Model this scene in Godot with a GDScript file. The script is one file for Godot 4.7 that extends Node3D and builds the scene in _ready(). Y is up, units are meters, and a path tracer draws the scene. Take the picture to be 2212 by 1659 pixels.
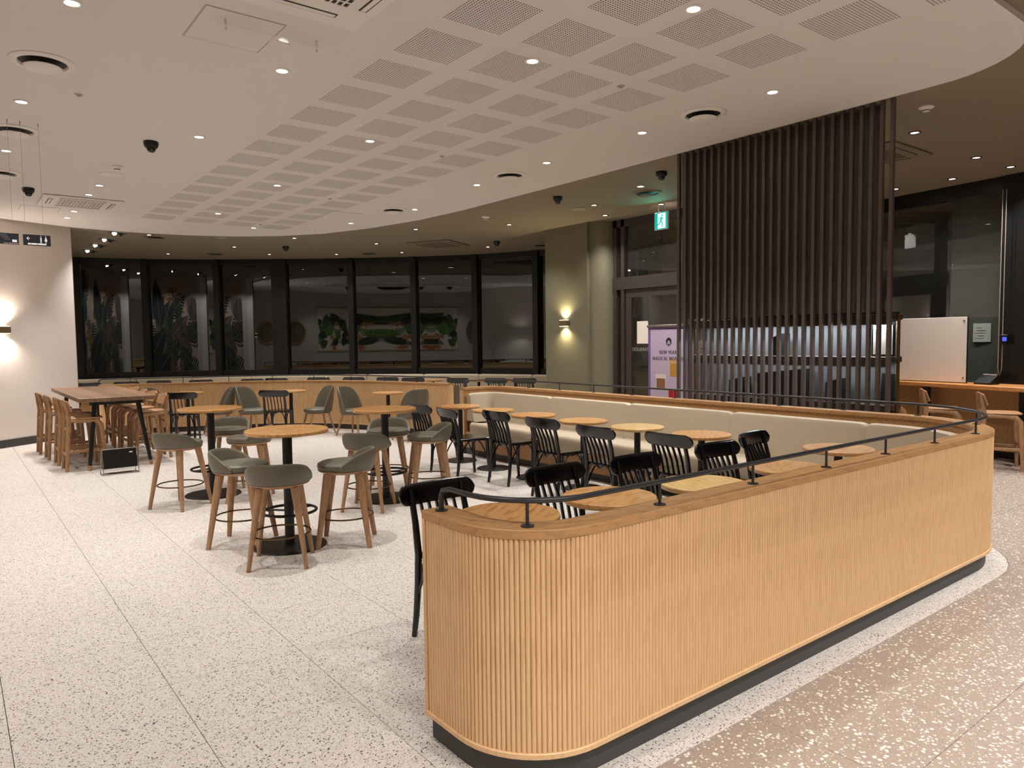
extends Node3D
# Cafe seating hall at night. World axes follow the ceiling grid: y up, metres, camera over the origin.
const W := 2212.0
const H := 1659.0
const F := 1566.694
const EYE := Vector3(0, 1.54, 0)
const CEIL := 3.44      # white ceiling
const OUTC := 3.48      # beige border ceiling
var cb := Basis()
var M := {}
var used := {}
var rng := RandomNumberGenerator.new()
const EN_WHITE := 4.3
const EN_BORDER := 3.3
const EN_FRONT := 7.8
const ADDED_LIGHTS := [[0.7, 0.3], [1.9, 0.3], [3.1, 0.3], [4.3, 0.3], [5.5, 0.3], [6.9, -0.9], [1.3, 1.7], [2.5, 1.7], [3.7, 1.7], [4.9, 1.7], [8.3, -1.3], [7.1, -6.4], [-0.2, -2.0], [-1.0, -5.0], [-1.0, -7.6], [-0.9, -9.9]]  # places of lamps added out of view for extra brightness
const ORD := ["first", "second", "third", "fourth", "fifth", "sixth", "seventh", "eighth", "ninth", "tenth", "eleventh", "twelfth", "thirteenth"]

func ray(px: float, py: float) -> Vector3:
	return cb * Vector3((px - W / 2) / F, -(py - H / 2) / F, -1.0)

func at(px: float, py: float, y: float) -> Vector3:
	var d := ray(px, py)
	return EYE + d * ((y - EYE.y) / d.y)

# where the sight line through a pixel meets the upright plane through p with normal n
func on_plane(px: float, py: float, p: Vector3, n: Vector3) -> Vector3:
	var d := ray(px, py)
	return EYE + d * ((p - EYE).dot(n) / d.dot(n))

# ------------------------------------------------------------------ mesh building
class MB:
	var v := PackedVector3Array()
	var t := PackedVector2Array()
	var has_uv := false
	func tri(a: Vector3, b: Vector3, c: Vector3) -> void:
		if (b - a).cross(c - a).length_squared() < 1e-16:
			return
		v.append(a); v.append(b); v.append(c)
		if has_uv:
			t.append(Vector2.ZERO); t.append(Vector2.ZERO); t.append(Vector2.ZERO)
	func quad(a: Vector3, b: Vector3, c: Vector3, d: Vector3) -> void:
		tri(a, b, c); tri(a, c, d)
	func quad_uv(a: Vector3, b: Vector3, c: Vector3, d: Vector3) -> void:
		has_uv = true
		for p in [[a, Vector2(0, 1)], [b, Vector2(1, 1)], [c, Vector2(1, 0)], [a, Vector2(0, 1)], [c, Vector2(1, 0)], [d, Vector2(0, 0)]]:
			v.append(p[0]); t.append(p[1])
	func loft(rings: Array, cap0 := true, cap1 := true, closed := true) -> void:
		for i in rings.size() - 1:
			var r0: PackedVector3Array = rings[i]
			var r1: PackedVector3Array = rings[i + 1]
			var n := r0.size()
			for j in (n if closed else n - 1):
				var k := (j + 1) % n
				quad(r0[j], r0[k], r1[k], r1[j])
		if cap0: fan(rings[0], true)
		if cap1: fan(rings[-1], false)
	func fan(r: PackedVector3Array, flip: bool) -> void:
		var c := Vector3.ZERO
		for p in r: c += p
		c /= r.size()
		for j in r.size():
			var k := (j + 1) % r.size()
			if flip: tri(c, r[k], r[j])
			else: tri(c, r[j], r[k])
	func box(c: Vector3, s: Vector3, b := Basis(), bev := 0.0) -> void:
		var h := s / 2
		if bev <= 0.0:
			var p: Array[Vector3] = []
			for i in 8:
				p.append(c + b * Vector3(h.x if i & 1 else -h.x, h.y if i & 2 else -h.y, h.z if i & 4 else -h.z))
			quad(p[0], p[4], p[6], p[2]); quad(p[1], p[3], p[7], p[5]); quad(p[0], p[1], p[5], p[4])
			quad(p[2], p[6], p[7], p[3]); quad(p[0], p[2], p[3], p[1]); quad(p[4], p[5], p[7], p[6])
			return
		var rings := []
		for e in [[-h.y, bev], [-h.y + bev, 0.0], [h.y - bev, 0.0], [h.y, bev]]:
			var x: float = h.x - e[1]
			var z: float = h.z - e[1]
			var r := PackedVector3Array()
			for q in [[x, z - bev], [x - bev, z], [-x + bev, z], [-x, z - bev], [-x, -z + bev], [-x + bev, -z], [x - bev, -z], [x, -z + bev]]:
				r.append(c + b * Vector3(q[0], e[0], q[1]))
			r.reverse()
			rings.append(r)
		loft(rings)
	func tube(pts: Array, rad, seg := 10, closed := false, squash := 1.0) -> void:
		var n := pts.size()
		var rings := []
		var side := Vector3.ZERO
		for i in n:
			var a: Vector3 = pts[(i - 1 + n) % n] if closed or i > 0 else pts[0]
			var b: Vector3 = pts[(i + 1) % n] if closed or i < n - 1 else pts[n - 1]
			var d := (b - a).normalized()
			if side == Vector3.ZERO:
				side = d.cross(Vector3.UP if absf(d.y) < 0.9 else Vector3.RIGHT).normalized()
			side = (side - d * side.dot(d)).normalized()
			var up := d.cross(side)
			var r: float = rad[i] if rad is Array else rad
			var ring := PackedVector3Array()
			for j in seg:
				var an := TAU * j / seg
				ring.append(pts[i] + side * cos(an) * r + up * sin(an) * r * squash)
			rings.append(ring)
		if closed:
			rings.append(rings[0])
		loft(rings, not closed, not closed)
	func lathe(prof: Array, seg := 32, o := Vector3.ZERO) -> void:
		var rings := []
		for p in prof:
			var ring := PackedVector3Array()
			for j in seg:
				var an := TAU * j / seg
				ring.append(o + Vector3(p.x * sin(an), p.y, p.x * cos(an)))
			rings.append(ring)
		loft(rings, true, true)
	# extruded outline (x, z) with a small chamfer
	func prism(poly: PackedVector2Array, y0: float, y1: float, bev := 0.0) -> void:
		var pl := poly.duplicate()
		if Geometry2D.is_polygon_clockwise(pl):
			pl.reverse()
		var lo := MB.inset(pl, bev)
		var rings := []
		var lev := [[lo, y0], [pl, y0 + bev], [pl, y1 - bev], [lo, y1]] if bev > 0.0 else [[pl, y0], [pl, y1]]
		for e in lev:
			var r := PackedVector3Array()
			for q in e[0]: r.append(Vector3(q.x, e[1], q.y))
			r.reverse()
			rings.append(r)
		loft(rings, false, false)
		var idx := Geometry2D.triangulate_polygon(lo)
		for i in range(0, idx.size(), 3):
			var a := lo[idx[i]]; var b := lo[idx[i + 1]]; var c := lo[idx[i + 2]]
			for f in [[y1, 1.0], [y0, -1.0]]:
				var p := Vector3(a.x, f[0], a.y); var q := Vector3(b.x, f[0], b.y); var s := Vector3(c.x, f[0], c.y)
				if (q - p).cross(s - p).y * f[1] > 0.0: tri(p, q, s)
				else: tri(p, s, q)
	static func inset(pl: PackedVector2Array, d: float) -> PackedVector2Array:
		if d == 0.0: return pl
		var o := PackedVector2Array()
		var n := pl.size()
		for i in n:
			var a := (pl[i] - pl[(i - 1 + n) % n]).normalized()
			var b := (pl[(i + 1) % n] - pl[i]).normalized()
			var na := Vector2(-a.y, a.x); var nb := Vector2(-b.y, b.x)
			var m := (na + nb)
			m = m / maxf(0.3, m.length_squared() / 2.0)
			o.append(pl[i] + m * d)
		return o
	# closed section (outward offset, height) carried along a path in the floor plane
	func along(path: PackedVector2Array, sect: Array) -> void:
		var rings := []
		var n := path.size()
		for i in n:
			var a := (path[i] - path[i - 1]).normalized() if i > 0 else (path[1] - path[0]).normalized()
			var b := (path[i + 1] - path[i]).normalized() if i < n - 1 else a
			var na := Vector2(-a.y, a.x); var nb := Vector2(-b.y, b.x)
			var m := na + nb
			m = m / maxf(0.3, m.length_squared() / 2.0)
			var r := PackedVector3Array()
			for s in sect:
				r.append(Vector3(path[i].x + m.x * s.x, s.y, path[i].y + m.y * s.x))
			rings.append(r)
		loft(rings, false, false)
		var flat := PackedVector2Array()
		for s in sect: flat.append(s)
		var idx := Geometry2D.triangulate_polygon(flat)
		for e in [0, n - 1]:
			var r: PackedVector3Array = rings[e]
			for i in range(0, idx.size(), 3):
				tri(r[idx[i]], r[idx[i + 1]], r[idx[i + 2]])
	func mesh(deg := 42.0) -> ArrayMesh:
		var n := v.size()
		var fn := PackedVector3Array()
		fn.resize(n / 3)
		var key := {}
		var ids := PackedInt32Array()
		ids.resize(n)
		var lists := []
		for i in n:
			var k := Vector3i((v[i] * 20000.0).round())
			if not key.has(k):
				key[k] = lists.size()
				lists.append(PackedInt32Array())
			ids[i] = key[k]
			lists[ids[i]].append(i / 3)
		for f in n / 3:
			fn[f] = (v[f * 3 + 1] - v[f * 3]).cross(v[f * 3 + 2] - v[f * 3])
		var lim := cos(deg_to_rad(deg))
		var un := PackedVector3Array()
		un.resize(n / 3)
		for f in n / 3: un[f] = fn[f].normalized()
		var ov := PackedVector3Array(); var on := PackedVector3Array(); var ot := PackedVector2Array()
		ov.resize(n); on.resize(n)
		if has_uv: ot.resize(n)
		for f in n / 3:
			for c in 3:
				var i := f * 3 + c
				var s := Vector3.ZERO
				for g in lists[ids[i]]:
					if un[g].dot(un[f]) > lim: s += fn[g]
				var o := f * 3 + (0 if c == 0 else 3 - c)
				ov[o] = v[i]
				on[o] = s.normalized()
				if has_uv: ot[o] = t[i]
		var ar := []
		ar.resize(Mesh.ARRAY_MAX)
		ar[Mesh.ARRAY_VERTEX] = ov
		ar[Mesh.ARRAY_NORMAL] = on
		if has_uv: ar[Mesh.ARRAY_TEX_UV] = ot
		var me := ArrayMesh.new()
		me.add_surface_from_arrays(Mesh.PRIMITIVE_TRIANGLES, ar)
		return me

func bow(a: Vector3, m: Vector3, b: Vector3, n := 8) -> Array:
	var o := []
	for i in n + 1:
		var u := float(i) / n
		o.append(a * (1 - u) * (1 - u) + m * 2 * u * (1 - u) + b * u * u)
	return o

func arc2(c: Vector2, r: float, a0: float, a1: float, n: int) -> PackedVector2Array:
	var o := PackedVector2Array()
	for i in n + 1:
		var a := deg_to_rad(lerpf(a0, a1, float(i) / n))
		o.append(c + Vector2(cos(a), sin(a)) * r)
	return o

func circle2(c: Vector2, r: float, n := 48) -> PackedVector2Array:
	var o := arc2(c, r, 0, 360, n)
	o.remove_at(n)
	return o

func smooth_path(p: Array, step := 6) -> PackedVector2Array:
	var o := PackedVector2Array()
	for i in p.size() - 1:
		var a: Vector2 = p[maxi(i - 1, 0)]; var b: Vector2 = p[i]; var c: Vector2 = p[i + 1]; var d: Vector2 = p[mini(i + 2, p.size() - 1)]
		for k in step:
			o.append(b.cubic_interpolate(c, a, d, float(k) / step))
	o.append(p[-1])
	return o

func v3(p: Vector2, y: float) -> Vector3:
	return Vector3(p.x, y, p.y)

# ------------------------------------------------------------------ nodes
func numbered(called: String) -> String:
	var n: int = used.get(called, 0)
	used[called] = n + 1
	return called if n == 0 else "%s_%03d" % [called, n]

func tag(o: Node3D, label: String, category := "", group := "", kind := "") -> void:
	if label: o.set_meta("label", label)
	if category: o.set_meta("category", category)
	if group: o.set_meta("group", group)
	if kind: o.set_meta("kind", kind)

func thing(called: String, label: String, category: String, where := Vector3.ZERO, turn := 0.0, group := "") -> Node3D:
	var o := Node3D.new()
	o.name = numbered(called)
	add_child(o)
	o.position = where
	o.rotation.y = turn
	tag(o, label, category, group)
	return o

func struct(called: String, label: String, category := "structure") -> Node3D:
	var o := Node3D.new()
	o.name = called
	add_child(o)
	tag(o, label, category, "", "structure")
	return o

func part(parent: Node3D, called: String, m, material: Material, label := "") -> MeshInstance3D:
	var o := MeshInstance3D.new()
	o.mesh = m.mesh() if m is MB else m
	o.material_override = material
	o.name = called
	parent.add_child(o, true)
	if label: o.set_meta("label", label)
	return o

func copy(src: Node3D, where: Vector3, turn: float, label: String, group := "") -> Node3D:
	var o: Node3D = src.duplicate()
	o.name = numbered(str(src.name).trim_suffix("_proto"))
	add_child(o)
	o.position = where
	o.rotation.y = turn
	o.set_meta("label", label)
	if group: o.set_meta("group", group)
	elif o.has_meta("group"): o.remove_meta("group")
	return o

func faced(d: Vector3) -> float:      # turn that points a thing's own +z along d
	return atan2(d.x, d.z)

# ------------------------------------------------------------------ materials
func mat(called: String, c: Color, rough := 0.6, metal := 0.0, spec := 0.5) -> StandardMaterial3D:
	var m := StandardMaterial3D.new()
	m.resource_name = called
	m.albedo_color = c
	m.roughness = rough
	m.metallic = metal
	m.metallic_specular = spec
	m.cull_mode = BaseMaterial3D.CULL_DISABLED
	M[called] = m
	return m

func glow(called: String, c: Color, e: float) -> StandardMaterial3D:
	var m := mat(called, c, 0.5)
	m.emission_enabled = true
	m.emission = c
	m.emission_energy_multiplier = e
	return m

func ramp(cols: Array) -> Gradient:
	var g := Gradient.new()
	var o := PackedFloat32Array(); var c := PackedColorArray()
	for e in cols:
		o.append(e[0]); c.append(e[1])
	g.offsets = o
	g.colors = c
	return g

func noise_tex(sd: int, freq: float, oct: int, cols: Array, size := 512, normal := false) -> NoiseTexture2D:
	var n := FastNoiseLite.new()
	n.seed = sd
	n.noise_type = FastNoiseLite.TYPE_SIMPLEX_SMOOTH
	n.frequency = freq
	n.fractal_octaves = oct
	var t := NoiseTexture2D.new()
	t.width = size
	t.height = size
	t.seamless = true
	t.noise = n
	if normal:
		t.as_normal_map = true
		t.bump_strength = 2.0
	else:
		t.color_ramp = ramp(cols)
	return t

func wood(called: String, dark: Color, light: Color, rough: float, scale: Vector3, sd: int, world := false) -> StandardMaterial3D:
	var m := mat(called, Color.WHITE, rough)
	var mid := dark.lerp(light, 0.55)
	m.albedo_texture = noise_tex(sd, 0.011, 5, [[0.0, dark], [0.38, mid], [0.52, light], [0.62, mid.lerp(light, 0.5)], [0.8, light], [1.0, mid]], 512)
	m.uv1_triplanar = true
	m.uv1_world_triplanar = world
	m.uv1_triplanar_sharpness = 6.0
	m.uv1_scale = scale
	m.uv1_offset = Vector3(sd * 0.37, sd * 0.19, sd * 0.53)
	return m

func chip(im: Image, n: int, x: float, y: float, a: float, b: float, ang: float, c: Color) -> void:
	var r := int(ceil(maxf(a, b)))
	var ca := cos(ang); var sa := sin(ang)
	var xi := int(x); var yi := int(y)
	for dy in range(-r, r + 1):
		for dx in range(-r, r + 1):
			var u := (dx * ca + dy * sa) / a; var w := (-dx * sa + dy * ca) / b
			if absf(u) + absf(w) * 0.55 < 1.0 and absf(w) + absf(u) * 0.35 < 1.0:
				im.set_pixel(posmod(xi + dx, n), posmod(yi + dy, n), c)

func terrazzo(called: String, base: Color, base2: Color, lots: Array, metres: float, n: int, rough: float) -> StandardMaterial3D:
	var nz := FastNoiseLite.new()
	nz.seed = 5
	nz.frequency = 0.09
	nz.fractal_octaves = 2
	var im := Image.create(n, n, false, Image.FORMAT_RGB8)
	im.fill(base)
	for k in n * n / 60:
		var x := rng.randi() % n; var y := rng.randi() % n
		chip(im, n, x, y, rng.randf_range(1.5, 5), rng.randf_range(1.5, 4), rng.randf() * TAU, base.lerp(base2, rng.randf()))
	for l in lots:
		for k in int(l.per * metres * metres):
			var s: float = l.lo * pow(l.hi / l.lo, pow(rng.randf(), 1.6)) * n / metres / 2.0
			var c: Color = l.c.lerp(l.c2, rng.randf())
			chip(im, n, rng.randf() * n, rng.randf() * n, maxf(s, 0.7), maxf(s * rng.randf_range(0.45, 0.85), 0.6), rng.randf() * TAU, c)
	var m := mat(called, Color.WHITE, rough)
	m.albedo_texture = ImageTexture.create_from_image(im)
	m.uv1_triplanar = true
	m.uv1_world_triplanar = true
	m.uv1_scale = Vector3.ONE / metres
	return m

func leaf(im: Image, x: float, y: float, ln: float, wd: float, ang: float, c: Color, vein: Color, cut := 0) -> void:
	var ca := cos(ang); var sa := sin(ang)
	var w := im.get_width(); var h := im.get_height()
	for py in range(maxi(0, int(y - ln)), mini(h, int(y + ln))):
		for px in range(maxi(0, int(x - ln)), mini(w, int(x + ln))):
			var u := ((px - x) * ca + (py - y) * sa) / ln
			if u < 0.0 or u > 1.0: continue
			var s := ((py - y) * ca - (px - x) * sa) / wd
			var e := sin(PI * pow(u, 0.75))
			if absf(s) > e: continue
			if cut > 0 and absf(s) > 0.16 * e and fposmod(u * cut - absf(s) * 1.4, 1.0) > 0.66: continue
			var on_vein := absf(s) < 0.05 or (cut == 0 and fposmod(u * 9.0 - absf(s) * 2.2, 1.0) < 0.08)
			im.set_pixel(px, py, vein if on_vein else c)

func flower(im: Image, x: float, y: float, r: float, c: Color, c2: Color) -> void:
	for k in 9:
		leaf(im, x, y, r, r * 0.16, TAU * k / 9.0 + 0.2, c if k % 2 else c2, c2)

func jungle(w: int, h: int, sd: int, bg: Color, greens: Array, accents: Array, n: int, top := 0.45) -> ImageTexture:
	var r := RandomNumberGenerator.new()
	r.seed = sd
	var im := Image.create(w, h, false, Image.FORMAT_RGB8)
	im.fill(bg)
	for k in n:
		var u := float(k) / n
		var y := lerpf(h * top, h * 1.0, r.randf() * 0.7 + u * 0.3)
		var g: Color = greens[r.randi() % greens.size()]
		leaf(im, r.randf() * w, y, h * r.randf_range(0.18, 0.42), h * r.randf_range(0.04, 0.11), -PI / 2 + r.randf_range(-1.1, 1.1), g, g.lightened(0.25), [0, 0, 9, 12][r.randi() % 4])
		if k % 4 == 0:
			var a: Color = accents[r.randi() % accents.size()]
			flower(im, r.randf() * w, h * r.randf_range(top, 0.95), h * r.randf_range(0.05, 0.11), a, a.darkened(0.3))
	return ImageTexture.create_from_image(im)

func printed(called: String, tx: Texture2D, rough := 0.6) -> StandardMaterial3D:
	var m := mat(called, Color.WHITE, rough)
	m.albedo_texture = tx
	return m

func make_materials() -> void:
	wood("oak", Color(0.79, 0.635, 0.46), Color(0.865, 0.715, 0.535), 0.5, Vector3(7, 0.55, 7), 3, true)
	wood("oak_cap", Color(0.6, 0.44, 0.275), Color(0.72, 0.545, 0.355), 0.42, Vector3(1.6, 6, 5), 4, true)
	wood("leg_oak", Color(0.57, 0.43, 0.31), Color(0.7, 0.55, 0.41), 0.5, Vector3(8, 1.2, 8), 5)
	wood("bar_oak", Color(0.53, 0.385, 0.26), Color(0.68, 0.52, 0.37), 0.5, Vector3(7, 1.5, 7), 6)
	for k in 4:
		var d: Color = [Color(0.66, 0.45, 0.25), Color(0.68, 0.47, 0.27), Color(0.76, 0.6, 0.37), Color(0.64, 0.47, 0.29)][k]
		var l: Color = [Color(0.84, 0.635, 0.395), Color(0.85, 0.65, 0.41), Color(0.9, 0.76, 0.51), Color(0.8, 0.62, 0.42)][k]
		var w := wood("top%d" % k, d, l, 0.3, Vector3(0.9, 6, 5.0), 11 + k)
		w.clearcoat_enabled = true
		w.clearcoat = 0.35
		w.clearcoat_roughness = 0.15
	for k in 3:
		var d2: Color = [Color(0.41, 0.275, 0.175), Color(0.45, 0.305, 0.195), Color(0.37, 0.245, 0.155)][k]
		wood("plank%d" % k, d2, d2.lightened(0.18), 0.45, Vector3(6, 6, 0.7), 21 + k)
	mat("black_lacquer", Color(0.03, 0.03, 0.045), 0.16, 0.0, 0.55)
	mat("black_metal", Color(0.03, 0.031, 0.036), 0.4, 0.0, 0.5)
	mat("frame_black", Color(0.016, 0.016, 0.018), 0.4)
	mat("kick", Color(0.24, 0.235, 0.235), 0.55)
	mat("rail", Color(0.17, 0.17, 0.18), 0.38)
	mat("grey_leather", Color(0.4, 0.38, 0.325), 0.4)
	mat("cream_leather", Color(0.72, 0.66, 0.57), 0.45)
	mat("seam", Color(0.2, 0.16, 0.12), 0.8)
	mat("brass", Color(0.42, 0.34, 0.22), 0.35, 0.9)
	mat("chrome", Color(0.7, 0.7, 0.7), 0.2, 1.0)
	mat("fin", Color(0.34, 0.3, 0.288), 0.27)
	mat("shelf_back", Color(0.26, 0.265, 0.27), 0.5)
	mat("shelf_wood", Color(0.2, 0.14, 0.1), 0.5)
	mat("white_ceiling", Color(0.83, 0.815, 0.8), 0.9)
	mat("beige_ceiling", Color(0.5, 0.455, 0.375), 0.8)
	mat("fixture_white", Color(0.86, 0.84, 0.82), 0.5)
	mat("fixture_dark", Color(0.06, 0.06, 0.06), 0.6)
	mat("olive_wall", Color(0.44, 0.42, 0.34), 0.85)
	mat("door_brown", Color(0.22, 0.19, 0.17), 0.45)
	mat("paper", Color(0.86, 0.82, 0.78), 0.8)
	mat("navy", Color(0.06, 0.07, 0.13), 0.5)
	mat("ink_white", Color(0.9, 0.9, 0.9), 0.7)
	mat("ink_dark", Color(0.07, 0.06, 0.09), 0.7)
	mat("outdoor_pier", Color(0.23, 0.245, 0.21), 0.85)
	mat("grout", Color(0.25, 0.235, 0.22), 0.9)
	mat("speaker_pale", Color(0.6, 0.55, 0.47), 0.8)
	mat("fixture_grey", Color(0.66, 0.62, 0.58), 0.5)
	mat("beige_fit", Color(0.46, 0.42, 0.35), 0.7)
	mat("chain", Color(0.62, 0.56, 0.5), 0.4)
	mat("notice", Color(0.6, 0.63, 0.6), 0.7)
	mat("brass_lamp", Color(0.5, 0.42, 0.3), 0.45, 0.4)
	mat("poster_edge", Color(0.42, 0.35, 0.55), 0.6)
	wood("oak_bar", Color(0.66, 0.42, 0.22), Color(0.8, 0.56, 0.32), 0.35, Vector3(5, 6, 0.8), 8, true)
	mat("ink_pale", Color(0.6, 0.58, 0.54), 0.7)
	mat("vestibule", Color(0.46, 0.44, 0.41), 0.8)
	mat("straw", Color(0.62, 0.47, 0.33), 0.85)
	mat("plain_wall", Color(0.74, 0.71, 0.68), 0.85)
	var wall := mat("plaster", Color(0.89, 0.855, 0.825), 0.9)
	wall.normal_enabled = true
	wall.normal_texture = noise_tex(9, 0.06, 3, [], 256, true)
	wall.normal_scale = 0.25
	wall.uv1_triplanar = true
	wall.uv1_scale = Vector3.ONE * 3.0
	for e in [["pane", 0.004], ["clear", 0.01]]:
		var p := mat(e[0], Color(0.75, 0.8, 0.8, e[1]), 0.0, 0.0)
		p.transparency = BaseMaterial3D.TRANSPARENCY_ALPHA
	mat("night_glass", Color(0.36, 0.375, 0.385), 0.015, 1.0)
	glow("lamp_lens", Color(1.0, 0.95, 0.88), 14.0)
	glow("sconce_glow", Color(1.0, 0.93, 0.8), 7.0)
	glow("street_glow", Color(0.95, 0.97, 1.0), 3.0)
	glow("led_strip", Color(0.92, 0.96, 1.0), 5.0)
	glow("exit_sign_white", Color(0.85, 1.0, 0.97), 1.6)
	glow("exit_sign_green", Color(0.0, 0.66, 0.6), 1.0)
	glow("small_screen", Color(0.25, 0.35, 1.0), 0.8)
	terrazzo("terrazzo_white", Color(0.835, 0.805, 0.782), Color(0.745, 0.705, 0.672), [
		{"per": 8500.0, "lo": 0.0025, "hi": 0.007, "c": Color(0.5, 0.45, 0.4), "c2": Color(0.68, 0.62, 0.56)},
		{"per": 3900.0, "lo": 0.0035, "hi": 0.010, "c": Color(0.06, 0.06, 0.06), "c2": Color(0.34, 0.31, 0.28)},
		{"per": 700.0, "lo": 0.004, "hi": 0.01, "c": Color(0.92, 0.9, 0.87), "c2": Color(0.88, 0.84, 0.78)}], 2.4, 2048, 0.5)
	terrazzo("terrazzo_taupe", Color(0.6, 0.545, 0.5), Color(0.55, 0.49, 0.445), [
		{"per": 2500.0, "lo": 0.002, "hi": 0.006, "c": Color(0.66, 0.62, 0.57), "c2": Color(0.5, 0.46, 0.42)},
		{"per": 2300.0, "lo": 0.005, "hi": 0.02, "c": Color(0.84, 0.8, 0.75), "c2": Color(0.9, 0.87, 0.83)}], 2.4, 2048, 0.5)

# ------------------------------------------------------------------ camera, light, structure
func _ready() -> void:
	rng.seed = 77
	var cam := Camera3D.new()
	cam.name = "camera"
	add_child(cam)
	cb = Basis(Vector3.UP, -0.661074539) * Basis(Vector3.RIGHT, -0.0609376185) * Basis(Vector3.BACK, -0.0120055781)
	cam.transform = Transform3D(cb, EYE)
	cam.fov = rad_to_deg(2.0 * atan(H / 2.0 / F))
	cam.near = 0.05
	cam.far = 200.0
	cam.current = true
	var env := Environment.new()
	env.background_mode = Environment.BG_COLOR
	env.background_color = Color(0.012, 0.014, 0.02)
	env.tonemap_mode = Environment.TONE_MAPPER_LINEAR
	env.tonemap_exposure = 1.0
	env.sdfgi_enabled = true
	env.ssao_enabled = true
	env.ssil_enabled = true
	var we := WorldEnvironment.new()
	we.name = "environment"
	we.environment = env
	add_child(we)
	make_materials()
	build_floor()
	build_ceiling()
	build_walls()
	build_windows()
	build_entrance()
	build_facade()
	build_partition()
	build_bench()
	build_far_partition()
	build_tables()
	build_chairs()
	build_stools()
	build_far_seats()
	build_communal()
	build_screen()
	build_window_bar()
	build_ceiling_fittings()
	build_signs()
	build_sconces()
	build_poster()
	build_back_wall()

func tile_shape(pl: PackedVector2Array) -> MB:
	var m := MB.new()
	m.prism(MB.inset(pl, 0.0012), -0.012, 0.0, 0.0012)
	return m

func build_floor() -> void:
	var fl := struct("floor", "pale speckled terrazzo tile floor with a taupe terrazzo zone beside the fluted partition", "floor")
	var bed := MB.new()
	bed.box(Vector3(2.5, -0.06, -7.5), Vector3(21, 0.098, 27))
	part(fl, "bed", bed, M.grout)
	# second floor material: taupe terrazzo with large white chips, cut along a joint around the partition
	var taupe := PackedVector2Array([Vector2(1.925, 6.1), Vector2(1.925, -1.68), Vector2(5.22, -1.68)])
	taupe.append_array(arc2(Vector2(5.22, -2.68), 1.0, 80, 0, 9))
	taupe.append_array(PackedVector2Array([Vector2(6.22, -9.48), Vector2(13.1, -9.48), Vector2(13.1, 6.1)]))
	var cells := []
	for i in range(-10, 20):
		for j in range(-7, 31):
			var x := 0.725 + 0.6 * i; var z := -1.68 - 0.6 * j
			if x < -3.5 or x > 12.5: continue
			cells.append([Vector2(x + 0.3, z + 0.3).length(), x, z])
	cells.sort_custom(func(a, b): return a[0] < b[0])
	var full := tile_shape(PackedVector2Array([Vector2(-0.3, -0.3), Vector2(0.3, -0.3), Vector2(0.3, 0.3), Vector2(-0.3, 0.3)])).mesh()
	var n := 0
	var far := {"terrazzo_white": MB.new(), "terrazzo_taupe": MB.new()}
	for c in cells:
		var mid := Vector3(c[1] + 0.3, 0, c[2] + 0.3)
		var rel := mid - EYE
		var seen: bool = rel.dot(-cb.z) > 0.6 and absf(rel.dot(cb.x)) < rel.dot(-cb.z) * 0.95
		var sq := PackedVector2Array([Vector2(c[1], c[2]), Vector2(c[1] + 0.6, c[2]), Vector2(c[1] + 0.6, c[2] + 0.6), Vector2(c[1], c[2] + 0.6)])
		var ds := Geometry2D.intersect_polygons(sq, taupe)
		var ls := Geometry2D.clip_polygons(sq, taupe)
		for e in [[ds, "terrazzo_taupe"], [ls, "terrazzo_white"]]:
			for pl in e[0]:
				var area := 0.0
				for k in pl.size(): area += pl[k].cross(pl[(k + 1) % pl.size()]) / 2.0
				if absf(area) < 0.0006: continue
				if n < 296 and seen:
					n += 1
					if absf(area) > 0.3595:
						part(fl, "tile", full, M[e[1]]).position = mid
					else:
						part(fl, "tile", tile_shape(pl), M[e[1]])
				else:
					far[e[1]].prism(MB.inset(pl if not Geometry2D.is_polygon_clockwise(pl) else rev(pl), 0.0015), -0.012, 0.0)
	for k in far:
		part(fl, "outlying_tiles", far[k], M[k]).set_meta("kind", "stuff")

func rev(p: PackedVector2Array) -> PackedVector2Array:
	var q := p.duplicate()
	q.reverse()
	return q

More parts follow.
